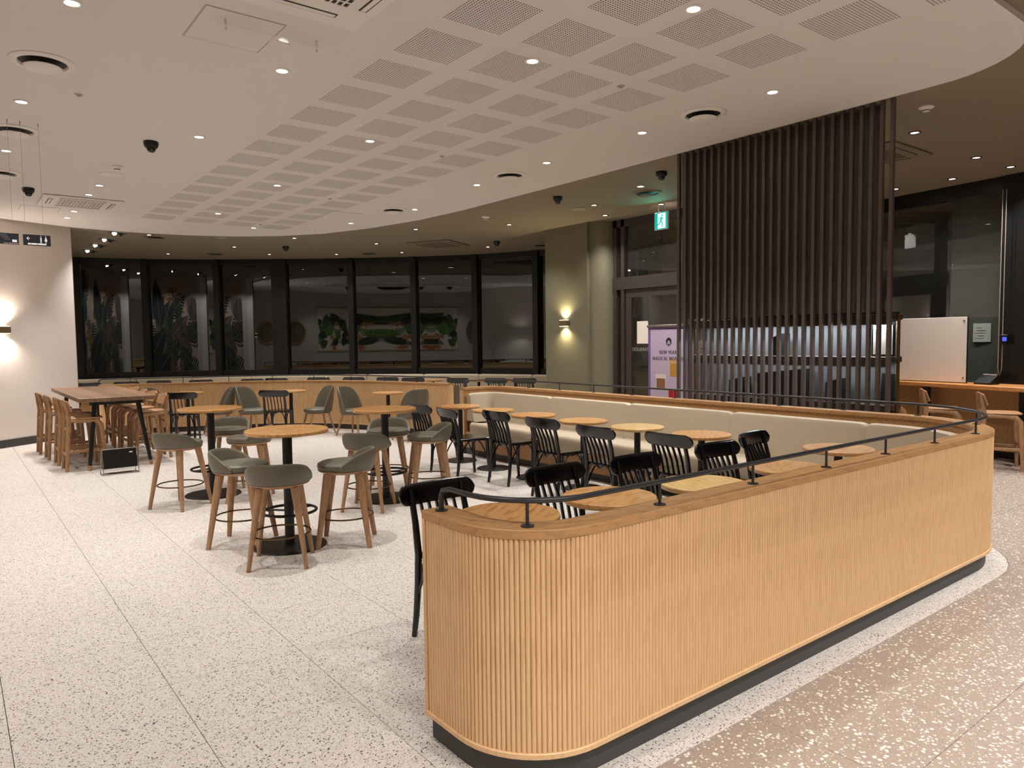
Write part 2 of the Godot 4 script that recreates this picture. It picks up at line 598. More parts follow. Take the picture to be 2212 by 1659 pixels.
func build_ceiling() -> void:
	var oc := struct("ceiling", "beige border ceiling around the white ceiling", "ceiling")
	var m := MB.new()
	m.box(Vector3(4.6, OUTC + 0.06, -7.5), Vector3(25.2, 0.12, 27.6))
	part(oc, "slab", m, M.beige_ceiling)
	var wc := struct("ceiling_white", "white plaster ceiling with square perforated panels and a curved edge", "ceiling")
	var pl := PackedVector2Array([Vector2(-6.5, 5.0), Vector2(-6.5, -9.5), Vector2(0.4, -13.2), Vector2(1.67, -13.72), Vector2(2.16, -13.78), Vector2(2.69, -13.79), Vector2(3.4, -13.66), Vector2(4.11, -13.4), Vector2(4.77, -12.9), Vector2(5.33, -12.19), Vector2(5.72, -11.18), Vector2(5.98, -10.0), Vector2(6.06, -8.93), Vector2(6.07, -6.5), Vector2(6.06, -2.76)])
	pl.append_array(arc2(Vector2(5.26, -2.46), 0.8, -2, 88, 10))
	pl.append_array(PackedVector2Array([Vector2(3.2, -1.66), Vector2(3.2, 5.0)]))
	m = MB.new()
	m.prism(pl, CEIL, OUTC)
	part(wc, "board", m, M.white_ceiling)
	# perforated panels: a printed-fine hole pattern, each panel a piece of the ceiling
	var im := Image.create(512, 512, false, Image.FORMAT_RGB8)
	im.fill(Color(0.83, 0.815, 0.8))
	for i in 22:
		for j in 22:
			if rng.randf() < -1: continue
			chip(im, 512, (i + 0.5) * 512 / 22.0, (j + 0.5) * 512 / 22.0, 6.6, 6.6, 0.0, Color(0.2, 0.19, 0.18))
	var pm := printed("perforated", ImageTexture.create_from_image(im), 0.9)
	var q := MB.new()
	q.quad_uv(Vector3(0, 0, 0), Vector3(0.425, 0, 0), Vector3(0.425, 0, 0.43), Vector3(0, 0, 0.43))
	var qm := q.mesh()
	for i in range(-3, 15):
		for j in 4:
			part(wc, "perforated_panel", qm, pm).position = Vector3(2.393 + 0.595 * j, CEIL - 0.0012, -3.707 - 0.6024 * i)

func wall_box(called: String, label: String, a: Vector2, b: Vector2, thick: float, y0: float, y1: float, m: Material) -> Node3D:
	# the wall's visible face runs from a to b; its body lies to the side of `thick`
	var o := struct(called, label, "wall")
	var d := (b - a).normalized()
	var n := Vector2(-d.y, d.x) * thick
	var mb := MB.new()
	mb.prism(PackedVector2Array([a, b, b + n, a + n]), y0, y1)
	part(o, "body", mb, m)
	return o

const LW0 := Vector2(1.72, -14.12)
const LW1 := Vector2(-6.5, -7.95)

func build_walls() -> void:
	wall_box("wall_left", "pale plaster wall carrying a lamp beside the long table", LW0, LW1, 0.22, 0.0, OUTC, M.plaster)
	var d := (LW1 - LW0).normalized()
	var n := Vector2(d.y, -d.x)
	if n.y < 0: n = -n
	var bb := struct("baseboard_left", "black baseboard along the pale plaster wall", "baseboard")
	var m := MB.new()
	var a := LW0 + n * 0.001
	m.prism(PackedVector2Array([a, LW1 + n * 0.001, LW1 + n * 0.013, a + n * 0.012]), 0.0, 0.12)
	part(bb, "strip", m, M.kick)
	var tr := struct("trim_1", "thin pale metal corner trim on the plaster wall end", "trim")
	m = MB.new()
	var e := LW0 - d * 0.012
	m.prism(PackedVector2Array([e, e + d * 0.011, e + d * 0.011 - n * 0.03, e - n * 0.03]), 0.0, OUTC - 0.002)
	part(tr, "strip", m, M.brass_lamp)
	# return of that wall towards the windows: painted jungle mural facing the window seating
	var r0 := Vector2(1.6, -14.26); var r1 := Vector2(1.5, -19.0)
	wall_box("wall_return", "wall carrying the jungle mural between plaster wall and windows", r0, r1, -0.2, 0.0, OUTC, M.plain_wall)
	var mu := thing("mural", "dark sepia jungle mural of big leaves beside the window seating", "mural")
	m = MB.new()
	m.quad_uv(Vector3(1.512, 0.1, -18.7), Vector3(1.6, 0.1, -14.45), Vector3(1.6, 3.45, -14.45), Vector3(1.512, 3.45, -18.7))
	var greens := [Color(0.2, 0.23, 0.19), Color(0.28, 0.3, 0.25), Color(0.16, 0.17, 0.15), Color(0.36, 0.4, 0.32), Color(0.33, 0.27, 0.22)]
	part(mu, "print", m, printed("mural_sepia", jungle(900, 640, 31, Color(0.7, 0.6, 0.53), greens, [Color(0.66, 0.5, 0.32), Color(0.55, 0.42, 0.35)], 70, 0.12)))
	# olive wall stub and rounded column beside the entrance
	wall_box("wall_entrance", "olive grey wall carrying a small lamp beside the entrance", Vector2(8.5, -8.85), Vector2(8.5, -9.92), 2.4, 0.0, OUTC, M.olive_wall)
	var col := struct("wall_column", "rounded olive grey column between lamp wall and entrance door", "column")
	m = MB.new()
	var cp := PackedVector2Array([Vector2(8.56, -8.848)])
	cp.append_array(PackedVector2Array([Vector2(8.56, -8.82), Vector2(8.6, -8.68), Vector2(8.68, -8.6), Vector2(8.8, -8.56), Vector2(10.5, -8.56), Vector2(10.5, -8.848)]))
	m.prism(cp, 0.0, OUTC)
	part(col, "body", m, M.olive_wall)
	# unseen sides that close the room
	wall_box("wall_back", "plain wall closing the room opposite the windows", Vector2(12.4, 5.2), Vector2(-6.9, 5.2), -0.2, 0.0, OUTC, M.plain_wall)
	wall_box("wall_side", "plain side wall of the service area", Vector2(-6.7, 5.2), Vector2(-6.7, -20.5), -0.2, 0.0, OUTC, M.plain_wall)

# window line: mullion places read off the heads of the frames
func window_line() -> Array:
	var o := [Vector2(-6.6, -17.6), Vector2(-3.0, -18.75), Vector2(0.0, -19.0)]
	for p in [[165, 560], [312, 564], [468, 565], [603, 564], [758, 562], [894, 559], [1028, 554], [1160, 545]]:
		var q := at(p[0], p[1], 3.44)
		o.append(Vector2(q.x, q.z))
	o.append(Vector2(10.75, -10.9))
	o.append(Vector2(10.85, -9.6))
	return o

func build_windows() -> void:
	var wl := window_line()
	for i in wl.size() - 1:
		var a: Vector2 = wl[i]; var b: Vector2 = wl[i + 1]
		var w := struct("window_%d" % (i + 1), "tall dark window bay of the curved glass wall with black frame", "window")
		var d := (b - a).normalized(); var n := Vector2(-d.y, d.x)
		var away := 1.0 if n.dot(-a) < 0 else -1.0
		if n.dot(-a) < 0: n = -n      # towards the room
		var ln := a.distance_to(b)
		var bas := Basis(v3(d, 0), Vector3.UP, v3(d, 0).cross(Vector3.UP))
		var mid := (a + b) / 2
		var rails := MB.new()
		for r in [[0.3, 0.6], [0.84, 0.13], [3.42, 0.12]]:
			rails.box(v3(mid, r[0]), Vector3(ln - 0.02, r[1], 0.1), bas)
		part(w, "rail", rails, M.frame_black)
		var mu := MB.new()
		var wide := 0.34 if i == 6 else 0.13
		mu.box(v3(a + n * 0.03, 1.74), Vector3(wide, 3.48, 0.16), bas)
		part(w, "mullion", mu, M.frame_black)
		# glass sheet; the bays next to the olive wall are bent to the curve of the wall
		var arc := PackedVector2Array()
		var e0: Vector2 = wl[maxi(i - 1, 0)]; var e1: Vector2 = wl[mini(i + 2, wl.size() - 1)]
		for k in (13 if i > 6 else 2):
			arc.append(a.cubic_interpolate(b, e0, e1, lerpf(0.03, 0.97, k / 12.0)) if i > 6 else a.lerp(b, 0.03 + 0.94 * k))
		var g := MB.new()
		g.along(arc, rect(0.03, 0.038, 0.58, 3.38) if away > 0 else rect(-0.038, -0.03, 0.58, 3.38))
		part(w, "pane", g, M.night_glass)
	# sill ledge behind the bench
	var s := struct("trim_2", "dark window ledge behind the far bench", "trim")
	var pts := PackedVector2Array()
	for p in wl: pts.append(p)
	var m := MB.new()
	m.along(pts, [Vector2(-0.16, 0.7), Vector2(-0.055, 0.7), Vector2(-0.055, 0.74), Vector2(-0.16, 0.74)])
	part(s, "ledge", m, M.frame_black)

func text(parent: Node3D, called: String, words: String, size: float, where: Vector3, bas: Basis, m: Material, thick := 0.002, mirrored := false) -> void:
	var tm := TextMesh.new()
	var f := SystemFont.new()
	f.font_names = PackedStringArray(["Droid Sans"])
	tm.font = f
	tm.text = words
	tm.font_size = 64
	tm.pixel_size = size / 64.0
	tm.depth = thick
	var o := MeshInstance3D.new()
	o.name = called
	o.mesh = tm
	o.material_override = m
	parent.add_child(o, true)
	o.transform = Transform3D(bas if not mirrored else bas * Basis(Vector3.UP, PI), where)

func build_entrance() -> void:
	var x := 8.85
	var d := struct("door_1", "tall dark brown glazed entrance door with a transom window above", "door")
	var fr := MB.new()
	for z in [-8.5, -8.33]:
		fr.box(Vector3(x, 1.74, z), Vector3(0.1, 3.48, 0.07))
	for z in [-7.08, -5.75]:
		fr.box(Vector3(x, 1.74, z), Vector3(0.1, 3.48, 0.09))
	fr.box(Vector3(x, 3.42, -7.1), Vector3(0.1, 0.12, 2.9))
	fr.box(Vector3(x, 2.44, -7.1), Vector3(0.11, 0.2, 2.9))
	part(d, "frame", fr, M.door_brown)
	for z in [[-8.28, -7.12], [-7.04, -5.8]]:
		var c: float = (z[0] + z[1]) / 2; var w: float = z[1] - z[0]
		var lf := MB.new()
		lf.box(Vector3(x, 2.27, c), Vector3(0.05, 0.13, w))
		lf.box(Vector3(x, 0.12, c), Vector3(0.05, 0.24, w))
		for e in [z[0] + 0.06, z[1] - 0.06]:
			lf.box(Vector3(x, 1.2, e), Vector3(0.05, 2.0, 0.12))
		var leaf_ := part(d, "door_leaf", lf, M.door_brown)
		var g := MB.new()
		g.box(Vector3(x, 1.22, c), Vector3(0.008, 1.98, w - 0.24))
		part(leaf_, "pane", g, M.pane)
		var hd := MB.new()
		hd.tube([Vector3(x - 0.06, 0.85, z[1] - 0.05), Vector3(x - 0.06, 1.35, z[1] - 0.05)], 0.014)
		part(leaf_, "handle", hd, M.black_metal)
	for z in [[-8.28, -7.12], [-7.04, -5.8], [-8.47, -8.36]]:
		var g := MB.new()
		g.box(Vector3(x, 2.95, (z[0] + z[1]) / 2), Vector3(0.008, 0.84, z[1] - z[0]))
		part(d, "transom_pane", g, M.pane)
	var sp := MB.new()
	sp.box(Vector3(x, 1.2, -8.415), Vector3(0.008, 2.3, 0.11))
	part(d, "side_pane", sp, M.pane)
	text(d, "lettering", "STARBUCKS", 0.075, Vector3(x - 0.007, 1.36, -7.965), Basis(Vector3.UP, -PI / 2), M.ink_pale, 0.001, true)
	var pp := thing("notice_sheet", "blank white notice sheet taped to the entrance door glass", "notice")
	var m := MB.new()
	var o := on_plane(1388, 718, Vector3(x - 0.012, 0, 0), Vector3.RIGHT)
	m.box(Vector3(x - 0.012, o.y, o.z), Vector3(0.002, 0.36, 0.235))
	part(pp, "sheet", m, M.paper)
	# vestibule beyond the door
	wall_box("wall_vestibule", "dark vestibule wall seen through the entrance glass", Vector2(15.6, -5.2), Vector2(15.6, -14.0), 0.15, 0.0, OUTC, M.vestibule)
	wall_box("wall_vestibule_end", "pale green vestibule pier behind the entrance glass", Vector2(9.15, -8.3), Vector2(9.75, -8.3), -0.25, 0.0, OUTC, M.outdoor_pier)
	var bin := thing("waste_bin", "square black waste bin standing behind the entrance door glass", "bin", Vector3(9.5, 0, -7.75))
	m = MB.new()
	m.box(Vector3(0, 0.5, 0), Vector3(0.42, 1.0, 0.42), Basis(), 0.012)
	part(bin, "body", m, M.black_metal)
	m = MB.new()
	m.box(Vector3(0, 1.03, 0), Vector3(0.4, 0.05, 0.4), Basis(), 0.012)
	part(bin, "lid", m, M.fixture_dark)
	text(bin, "lettering", "ST", 0.1, Vector3(-0.213, 0.78, 0.12), Basis(Vector3.UP, -PI / 2), M.ink_white)
	# dried pampas plumes in a pot behind the glass
	var pl := thing("dried_plant", "dried tan pampas plumes in a dark pot behind entrance glass", "plant", Vector3(9.85, 0, -7.2))
	m = MB.new()
	m.lathe([Vector2(0.001, 0), Vector2(0.14, 0), Vector2(0.18, 0.5), Vector2(0.16, 0.5), Vector2(0.15, 0.44), Vector2(0.001, 0.44)], 20)
	part(pl, "pot", m, M.black_metal)
	var r := RandomNumberGenerator.new()
	r.seed = 8
	var st := MB.new()
	var tips := []
	for k in 5:
		var tip := Vector3(r.randf_range(-0.3, 0.3), r.randf_range(1.55, 2.0), r.randf_range(-0.35, 0.35))
		st.tube(bow(Vector3(0, 0.42, 0), Vector3(tip.x * 0.3, 1.3, tip.z * 0.3), tip, 6), 0.006, 5)
		tips.append(tip)
	part(pl, "stem", st, M.straw)
	for tip in tips:
		var q := MB.new()
		for k in 26:
			var e: Vector3 = tip + Vector3(r.randf_range(-0.16, 0.16), r.randf_range(-0.16, 0.14), r.randf_range(-0.16, 0.16))
			q.tube(bow(tip, tip.lerp(e, 0.5) + Vector3(0, 0.06, 0), e, 3), [0.004, 0.006, 0.004, 0.001], 4)
		part(pl, "plume", q, M.straw)

func build_facade() -> void:
	# street front on the entrance side: dark framed glazing
	var line := [Vector2(8.9, -5.72), Vector2(10.85, -5.72), Vector2(10.4, -3.25), Vector2(10.1, -1.6), Vector2(9.85, 0.3), Vector2(9.75, 2.6), Vector2(9.75, 5.3)]
	for i in line.size() - 1:
		var a: Vector2 = line[i]; var b: Vector2 = line[i + 1]
		var w := struct("window_%d" % (30 + i), "large dark street window above the wooden window bar", "window")
		var d := (b - a).normalized()
		var bas := Basis(v3(d, 0), Vector3.UP, v3(d, 0).cross(Vector3.UP))
		var mid := (a + b) / 2
		var ln := a.distance_to(b)
		var rails := MB.new()
		rails.box(v3(mid, 0.4), Vector3(ln, 0.8, 0.12), bas)
		rails.box(v3(mid, 3.39), Vector3(ln, 0.18, 0.12), bas)
		part(w, "rail", rails, M.frame_black)
		var mu := MB.new()
		mu.box(v3(a, 1.74), Vector3(0.1 if i != 2 else 0.3, 3.48, 0.16), bas)
		part(w, "mullion", mu, M.frame_black)
		var g := MB.new()
		g.box(v3(mid, 2.05), Vector3(ln - 0.1, 2.5, 0.008), bas)
		part(w, "pane", g, M.pane)
	var pr := struct("wall_outside_pier", "grey green outdoor pier seen through the street window", "wall")
	var m := MB.new()
	m.prism(PackedVector2Array([Vector2(11.05, -4.25), Vector2(11.0, -3.45), Vector2(11.5, -3.4), Vector2(11.6, -4.25)]), 0.0, OUTC)
	part(pr, "body", m, M.outdoor_pier)
	var gr := struct("ground_outside", "dark paving outside the windows", "ground")
	m = MB.new()
	m.box(Vector3(22, -0.2, -12), Vector3(40, 0.1, 60))
	part(gr, "paving", m, M.vestibule)
	# street lamp far outside
	var o := on_plane(2019, 663, Vector3(38, 0, 0), Vector3.RIGHT)
	var sl := thing("street_lamp", "distant street lamp with two lit heads beyond the street window", "street lamp", Vector3(o.x, -0.15, o.z))
	m = MB.new()
	m.tube([Vector3.ZERO, Vector3(0, o.y + 0.1, 0)], [0.07, 0.04], 8)
	m.tube([Vector3(-0.1, o.y + 0.12, -0.5), Vector3(0, o.y + 0.17, 0), Vector3(0.1, o.y + 0.12, 0.5)], 0.03, 6)
	part(sl, "pole", m, M.black_metal)
	for s in [-1, 1]:
		m = MB.new()
		m.box(Vector3(0.1 * s, o.y + 0.1, 0.5 * s), Vector3(0.14, 0.06, 0.3), Basis(), 0.02)
		part(sl, "lamp_head", m, M.street_glow)
		var l := OmniLight3D.new()
		l.name = "lamp_light"
		l.light_energy = 3.0
		l.omni_range = 20.0
		l.shadow_enabled = true
		sl.add_child(l, true)
		l.position = Vector3(0.1 * s, o.y - 0.05, 0.5 * s)

# ------------------------------------------------------------------ fluted partition with rail
func part_path() -> PackedVector2Array:
	var p := PackedVector2Array([Vector2(1.395, -2.36)])
	p.append_array(arc2(Vector2(1.745, -2.13), 0.35, 180, 90, 12))
	p.append_array(arc2(Vector2(5.22, -2.68), 0.9, 90, 0, 18))
	p.append_array(arc2(Vector2(5.8, -7.93), 0.32, 0, -90, 8))
	p.append(Vector2(5.5, -8.25))
	return p

func offset_path(p: PackedVector2Array, d: float) -> PackedVector2Array:
	var o := PackedVector2Array()
	for i in p.size():
		var a := (p[i] - p[i - 1]).normalized() if i > 0 else (p[1] - p[0]).normalized()
		var b := (p[i + 1] - p[i]).normalized() if i < p.size() - 1 else a
		var m := Vector2(-a.y, a.x) + Vector2(-b.y, b.x)
		o.append(p[i] + m / maxf(0.3, m.length_squared() / 2.0) * d)
	return o

func walk(p: PackedVector2Array, s: float) -> Array:   # [point, direction] at length s
	for i in p.size() - 1:
		var l := p[i].distance_to(p[i + 1])
		if s <= l or i == p.size() - 2:
			return [p[i].lerp(p[i + 1], s / l), (p[i + 1] - p[i]).normalized()]
		s -= l
	return []

func path_len(p: PackedVector2Array) -> float:
	var l := 0.0
	for i in p.size() - 1: l += p[i].distance_to(p[i + 1])
	return l

func rect(u0: float, u1: float, y0: float, y1: float, b := 0.0) -> Array:
	if b <= 0.0:
		return [Vector2(u0, y0), Vector2(u1, y0), Vector2(u1, y1), Vector2(u0, y1)]
	return [Vector2(u0 + b, y0), Vector2(u1 - b, y0), Vector2(u1, y0 + b), Vector2(u1, y1 - b), Vector2(u1 - b, y1), Vector2(u0 + b, y1), Vector2(u0, y1 - b), Vector2(u0, y0 + b)]

func dowel_mesh(mb: MB, o: Vector3, d: Vector2, r: float, y0: float, y1: float) -> void:
	var n := Vector2(-d.y, d.x)
	var ra := []
	for y in [y0, y1]:
		var ring := PackedVector3Array()
		for k in 7:
			var a := PI * k / 6.0
			var q := d * (-cos(a) * r) + n * (sin(a) * r)
			ring.append(o + Vector3(q.x, y, q.y))
		ra.append(ring)
	mb.loft(ra, true, true, false)

func rail_run(parent: Node3D, p: PackedVector2Array, y0: float, y: float, posts: Array, bend0: bool, bend1: bool) -> void:
	var pts := []
	var L := path_len(p)
	var n := int(L / 0.06)
	if bend0:
		var q: Array = walk(p, 0.0)
		pts.append(v3(q[0], y0)); pts.append(v3(q[0], y - 0.035)); pts.append(v3(q[0] + q[1] * 0.01, y - 0.012))
	for i in range(1 if bend0 else 0, n + (0 if bend1 else 1)):
		pts.append(v3(walk(p, L * i / n)[0], y))
	if bend1:
		var q: Array = walk(p, L)
		pts.append(v3(q[0] - q[1] * 0.01, y - 0.012)); pts.append(v3(q[0], y - 0.035)); pts.append(v3(q[0], y0))
	var m := MB.new()
	m.tube(pts, 0.0105, 10)
	part(parent, "hand_rail", m, M.rail)
	var pm := MB.new()
	pm.lathe([Vector2(0.001, 0), Vector2(0.024, 0), Vector2(0.024, 0.004), Vector2(0.006, 0.006), Vector2(0.006, y - y0 - 0.005), Vector2(0.001, y - y0 - 0.005)], 14)
	var me := pm.mesh()
	for s in posts:
		part(parent, "post", me, M.rail).position = v3(walk(p, s)[0], y0)

func build_partition() -> void:
	var p := part_path()
	var o := thing("fluted_partition", "low curved oak partition clad in round dowels around the bench seating", "partition")
	var m := MB.new()
	m.along(p, rect(-0.1, -0.06, 0.0, 0.1))
	m.along(offset_path(p, -0.03), rect(-0.03, 0.0, 0.0, 0.1))
	part(o, "kick_board", m, M.kick)
	m = MB.new()
	m.along(p, rect(-0.105, -0.009, 0.1, 0.87))
	part(o, "core", m, M.oak)
	m = MB.new()
	m.along(p, rect(-0.122, 0.002, 0.866, 0.9, 0.003))
	part(o, "top_cap", m, M.oak_cap)
	m = MB.new()
	m.along(p, rect(-0.113, -0.1055, 0.1, 0.866))
	part(o, "inner_panel", m, M.oak_cap)
	m = MB.new()
	m.along(p, rect(-0.1, 0.004, 0.1, 0.122, 0.003))
	part(o, "base_trim", m, M.oak)
	m = MB.new()
	m.along(PackedVector2Array([p[0], p[0] + Vector2(0, 0.018)]), rect(-0.107, 0.001, 0.1, 0.867))
	part(o, "end_board", m, M.oak)
	# dowels: one mesh, each its own piece as far as they can be told apart
	var one := MB.new()
	dowel_mesh(one, Vector3.ZERO, Vector2(1, 0), 0.0085, 0.122, 0.866)
	var me := one.mesh()
	var rest := MB.new()
	var s := 0.03
	var L := path_len(p)
	var n := 0
	while s < L - 0.02:
		var q: Array = walk(p, s)
		var nn := Vector2(-q[1].y, q[1].x)
		var at2: Vector2 = q[0] - nn * 0.009
		if n < 298:
			var d := part(o, "dowel", me, M.oak)
			d.transform = Transform3D(Basis(v3(q[1], 0), Vector3.UP, v3(nn, 0)), v3(at2, 0))
		else:
			dowel_mesh(rest, v3(at2, 0), q[1], 0.0085, 0.122, 0.866)
		n += 1
		s += 0.0182
	part(o, "outer_fluting", rest, M.oak).set_meta("kind", "stuff")
	var mid := offset_path(p, -0.05)
	var posts := []
	var s2 := 0.42
	var ml := path_len(mid)
	while s2 < ml - 0.1:
		posts.append(s2)
		s2 += 0.612
	var rl := thing("partition_rail", "thin dark handrail on small posts above the bench partition", "handrail")
	var cut := PackedVector2Array()
	cut.append(walk(mid, 0.06)[0])
	for k in range(1, mid.size() - 1): cut.append(mid[k])
	cut.append(walk(mid, ml - 0.06)[0])
	rail_run(rl, cut, 0.9, 0.99, posts, true, true)
	var base := MB.new()
	base.lathe([Vector2(0.001, 0.9), Vector2(0.024, 0.9), Vector2(0.024, 0.904), Vector2(0.001, 0.905)], 14, v3(cut[0], 0))
	part(rl, "end_flange", base, M.rail)

func cushion(mb: MB, p: PackedVector2Array, prof: Array, crown := 0.012) -> void:
	# soft ends: the section shrinks slightly towards both ends
	var n := p.size()
	var rings := []
	var c := Vector2.ZERO
	for s in prof: c += s
	c /= prof.size()
	var L := path_len(p)
	var k := maxi(6, int(L / 0.03))
	for i in k + 1:
		var u := L * i / k
		var e := minf(u, L - u)
		var sh := crown * pow(clampf(1.0 - e / 0.06, 0.0, 1.0), 2.0)
		var q: Array = walk(p, clampf(u, 0.0005, L - 0.0005))
		var nn := Vector2(-q[1].y, q[1].x)
		var r := PackedVector3Array()
		for s in prof:
			var d: Vector2 = s - (s - c).normalized() * sh
			r.append(Vector3(q[0].x + nn.x * d.x, d.y, q[0].y + nn.y * d.x))
		rings.append(r)
	mb.loft(rings, true, true)

func rounded(u0: float, u1: float, y0: float, y1: float, r: float, n := 4) -> Array:
	var o := []
	for c in [[u1 - r, y0 + r, -90], [u1 - r, y1 - r, 0], [u0 + r, y1 - r, 90], [u0 + r, y0 + r, 180]]:
		for k in n + 1:
			var a := deg_to_rad(c[2] + 90.0 * k / n)
			o.append(Vector2(c[0] + cos(a) * r, c[1] + sin(a) * r))
	return o

func sub_path(p: PackedVector2Array, s0: float, s1: float, step := 0.06) -> PackedVector2Array:
	var o := PackedVector2Array()
	var n := maxi(2, int((s1 - s0) / step))
	for i in n + 1: o.append(walk(p, lerpf(s0, s1, float(i) / n))[0])
	return o

func build_bench() -> void:
	var p := part_path()
	# find lengths where the bench starts (in the near corner) and ends
	var s0 := 0.23 + 0.35 * PI / 2 + 3.475 + 0.55
	var s1 := path_len(p) - 0.02
	var line := sub_path(p, s0, s1, 0.05)
	var b := thing("bench", "long cream leather banquette bench inside the fluted partition", "bench")
	var m := MB.new()
	m.along(line, rect(-0.6, -0.12, 0.0, 0.09))
	part(b, "plinth", m, M.kick)
	m = MB.new()
	m.along(line, rect(-0.66, -0.115, 0.09, 0.3))
	part(b, "front_board", m, M.oak_cap)
	var L := path_len(line)
	# seams by their places along the back board
	var cuts := [0.012]
	for z in [-2.88, -4.17, -5.5, -6.83]:
		cuts.append(walk_to_z(line, z))
	cuts.append(L - 0.012)
	for i in cuts.size() - 1:
		var seg := sub_path(line, cuts[i], cuts[i + 1], 0.05)
		m = MB.new()
		cushion(m, seg, rounded(-0.7, -0.2, 0.3, 0.45, 0.045))
		part(b, "seat_cushion", m, M.cream_leather)
		m = MB.new()
		var prof := [Vector2(-0.30, 0.44), Vector2(-0.12, 0.44), Vector2(-0.12, 0.8), Vector2(-0.145, 0.822), Vector2(-0.18, 0.828), Vector2(-0.21, 0.815), Vector2(-0.225, 0.78), Vector2(-0.25, 0.65), Vector2(-0.285, 0.52)]
		cushion(m, seg, prof, 0.016)
		part(b, "back_cushion", m, M.cream_leather)
	# power socket on the bench front
	var sk := thing("wall_socket", "small white power socket on the bench front board", "socket")
	var o := on_plane(1405, 1018, Vector3(5.455, 0, 0), Vector3.RIGHT)
	m = MB.new()
	m.box(Vector3(5.455, 0.2, o.z), Vector3(0.008, 0.08, 0.05), Basis(), 0.002)
	part(sk, "plate", m, M.fixture_white)
	m = MB.new()
	m.box(Vector3(5.45, 0.2, o.z), Vector3(0.004, 0.035, 0.03))
	part(sk, "outlet", m, M.fixture_dark)

func walk_to_z(p: PackedVector2Array, z: float) -> float:
	var s := 0.0
	for i in p.size() - 1:
		if p[i].x > 5.9 and p[i + 1].y <= z:
			return s + p[i].distance_to(p[i + 1]) * (p[i].y - z) / maxf(1e-6, p[i].y - p[i + 1].y)
		s += p[i].distance_to(p[i + 1])
	return s

func far_path() -> PackedVector2Array:
	return smooth_path([Vector2(6.27, -9.68), Vector2(6.06, -10.4), Vector2(5.75, -11.4), Vector2(5.27, -12.25), Vector2(4.62, -12.82), Vector2(3.99, -13.2), Vector2(3.25, -13.5), Vector2(2.6, -13.78), Vector2(2.0, -14.0)], 6)

func build_far_partition() -> void:
	var p := far_path()     # dowelled side faces the room (left of walking direction)
	var o := thing("curved_partition", "long curved oak partition clad in fine dowels before the window seating", "partition")
	var m := MB.new()
	m.along(p, rect(0.03, 0.1, 0.0, 0.09))
	part(o, "kick_board", m, M.kick)
	m = MB.new()
	m.along(p, rect(0.005, 0.1, 0.09, 0.835))
	part(o, "core", m, M.oak)
	m = MB.new()
	m.along(p, rect(-0.012, 0.11, 0.832, 0.86, 0.003))
	part(o, "top_cap", m, M.oak_cap)
	m = MB.new()
	m.along(p, rect(-0.01, 0.1, 0.09, 0.11))
	part(o, "base_trim", m, M.oak)
	var fl := MB.new()
	var s := 0.02
	var L := path_len(p)
	while s < L - 0.02:
		var q: Array = walk(p, s)
		dowel_mesh(fl, v3(q[0], 0) + v3(Vector2(-q[1].y, q[1].x), 0) * 0.006, -q[1], 0.0125, 0.11, 0.832)
		s += 0.027
	part(o, "fluting", fl, M.oak).set_meta("kind", "stuff")
	var rl := thing("window_side_rail", "thin dark handrail on the long curved partition", "handrail")
	var mid := offset_path(p, 0.05)
	var posts := []
	var s2 := 0.75
	while s2 < path_len(mid) - 0.2:
		posts.append(s2)
		s2 += 0.75
	rail_run(rl, mid, 0.86, 0.95, posts, true, true)

# ------------------------------------------------------------------ tables
func make_table(called: String, y: float, r: float, rb: float, rc: float, ring: bool, top: String, label: String) -> Node3D:
	var t := thing(called, label, "table")
	var m := MB.new()
	m.lathe([Vector2(0.001, 0), Vector2(rb, 0), Vector2(rb, 0.007), Vector2(rb - 0.006, 0.012), Vector2(rc * 2.0, 0.016), Vector2(rc * 1.3, 0.02), Vector2(0.001, 0.02)], 48)
	part(t, "base_plate", m, M.black_metal)
	m = MB.new()
	m.lathe([Vector2(0.001, 0.015), Vector2(rc, 0.015), Vector2(rc, y - 0.04), Vector2(0.001, y - 0.04)], 24)
	part(t, "column", m, M.black_metal)
	m = MB.new()
	for a in [0.0, PI / 2]:
		m.box(Vector3(0, y - 0.035, 0), Vector3(r * 1.3, 0.012, 0.045), Basis(Vector3.UP, a + 0.5))
	part(t, "bracket", m, M.black_metal)
	if ring:
		m = MB.new()
		var c := []
		for k in 32: c.append(Vector3(sin(TAU * k / 32) * 0.2, 0.27, cos(TAU * k / 32) * 0.2))
		m.tube(c, 0.011, 8, true)
		for k in 3:
			var a := TAU * k / 3 + 0.4
			m.tube([Vector3(0, 0.27, 0), Vector3(sin(a) * 0.2, 0.27, cos(a) * 0.2)], 0.008, 6)
		part(t, "foot_ring", m, M.black_metal)
	m = MB.new()
	m.lathe([Vector2(0.001, y - 0.029), Vector2(r - 0.006, y - 0.029), Vector2(r - 0.001, y - 0.024), Vector2(r, y - 0.012), Vector2(r - 0.002, y - 0.003), Vector2(r - 0.006, y), Vector2(0.001, y)], 64)
	part(t, "table_top", m, M[top])
	return t

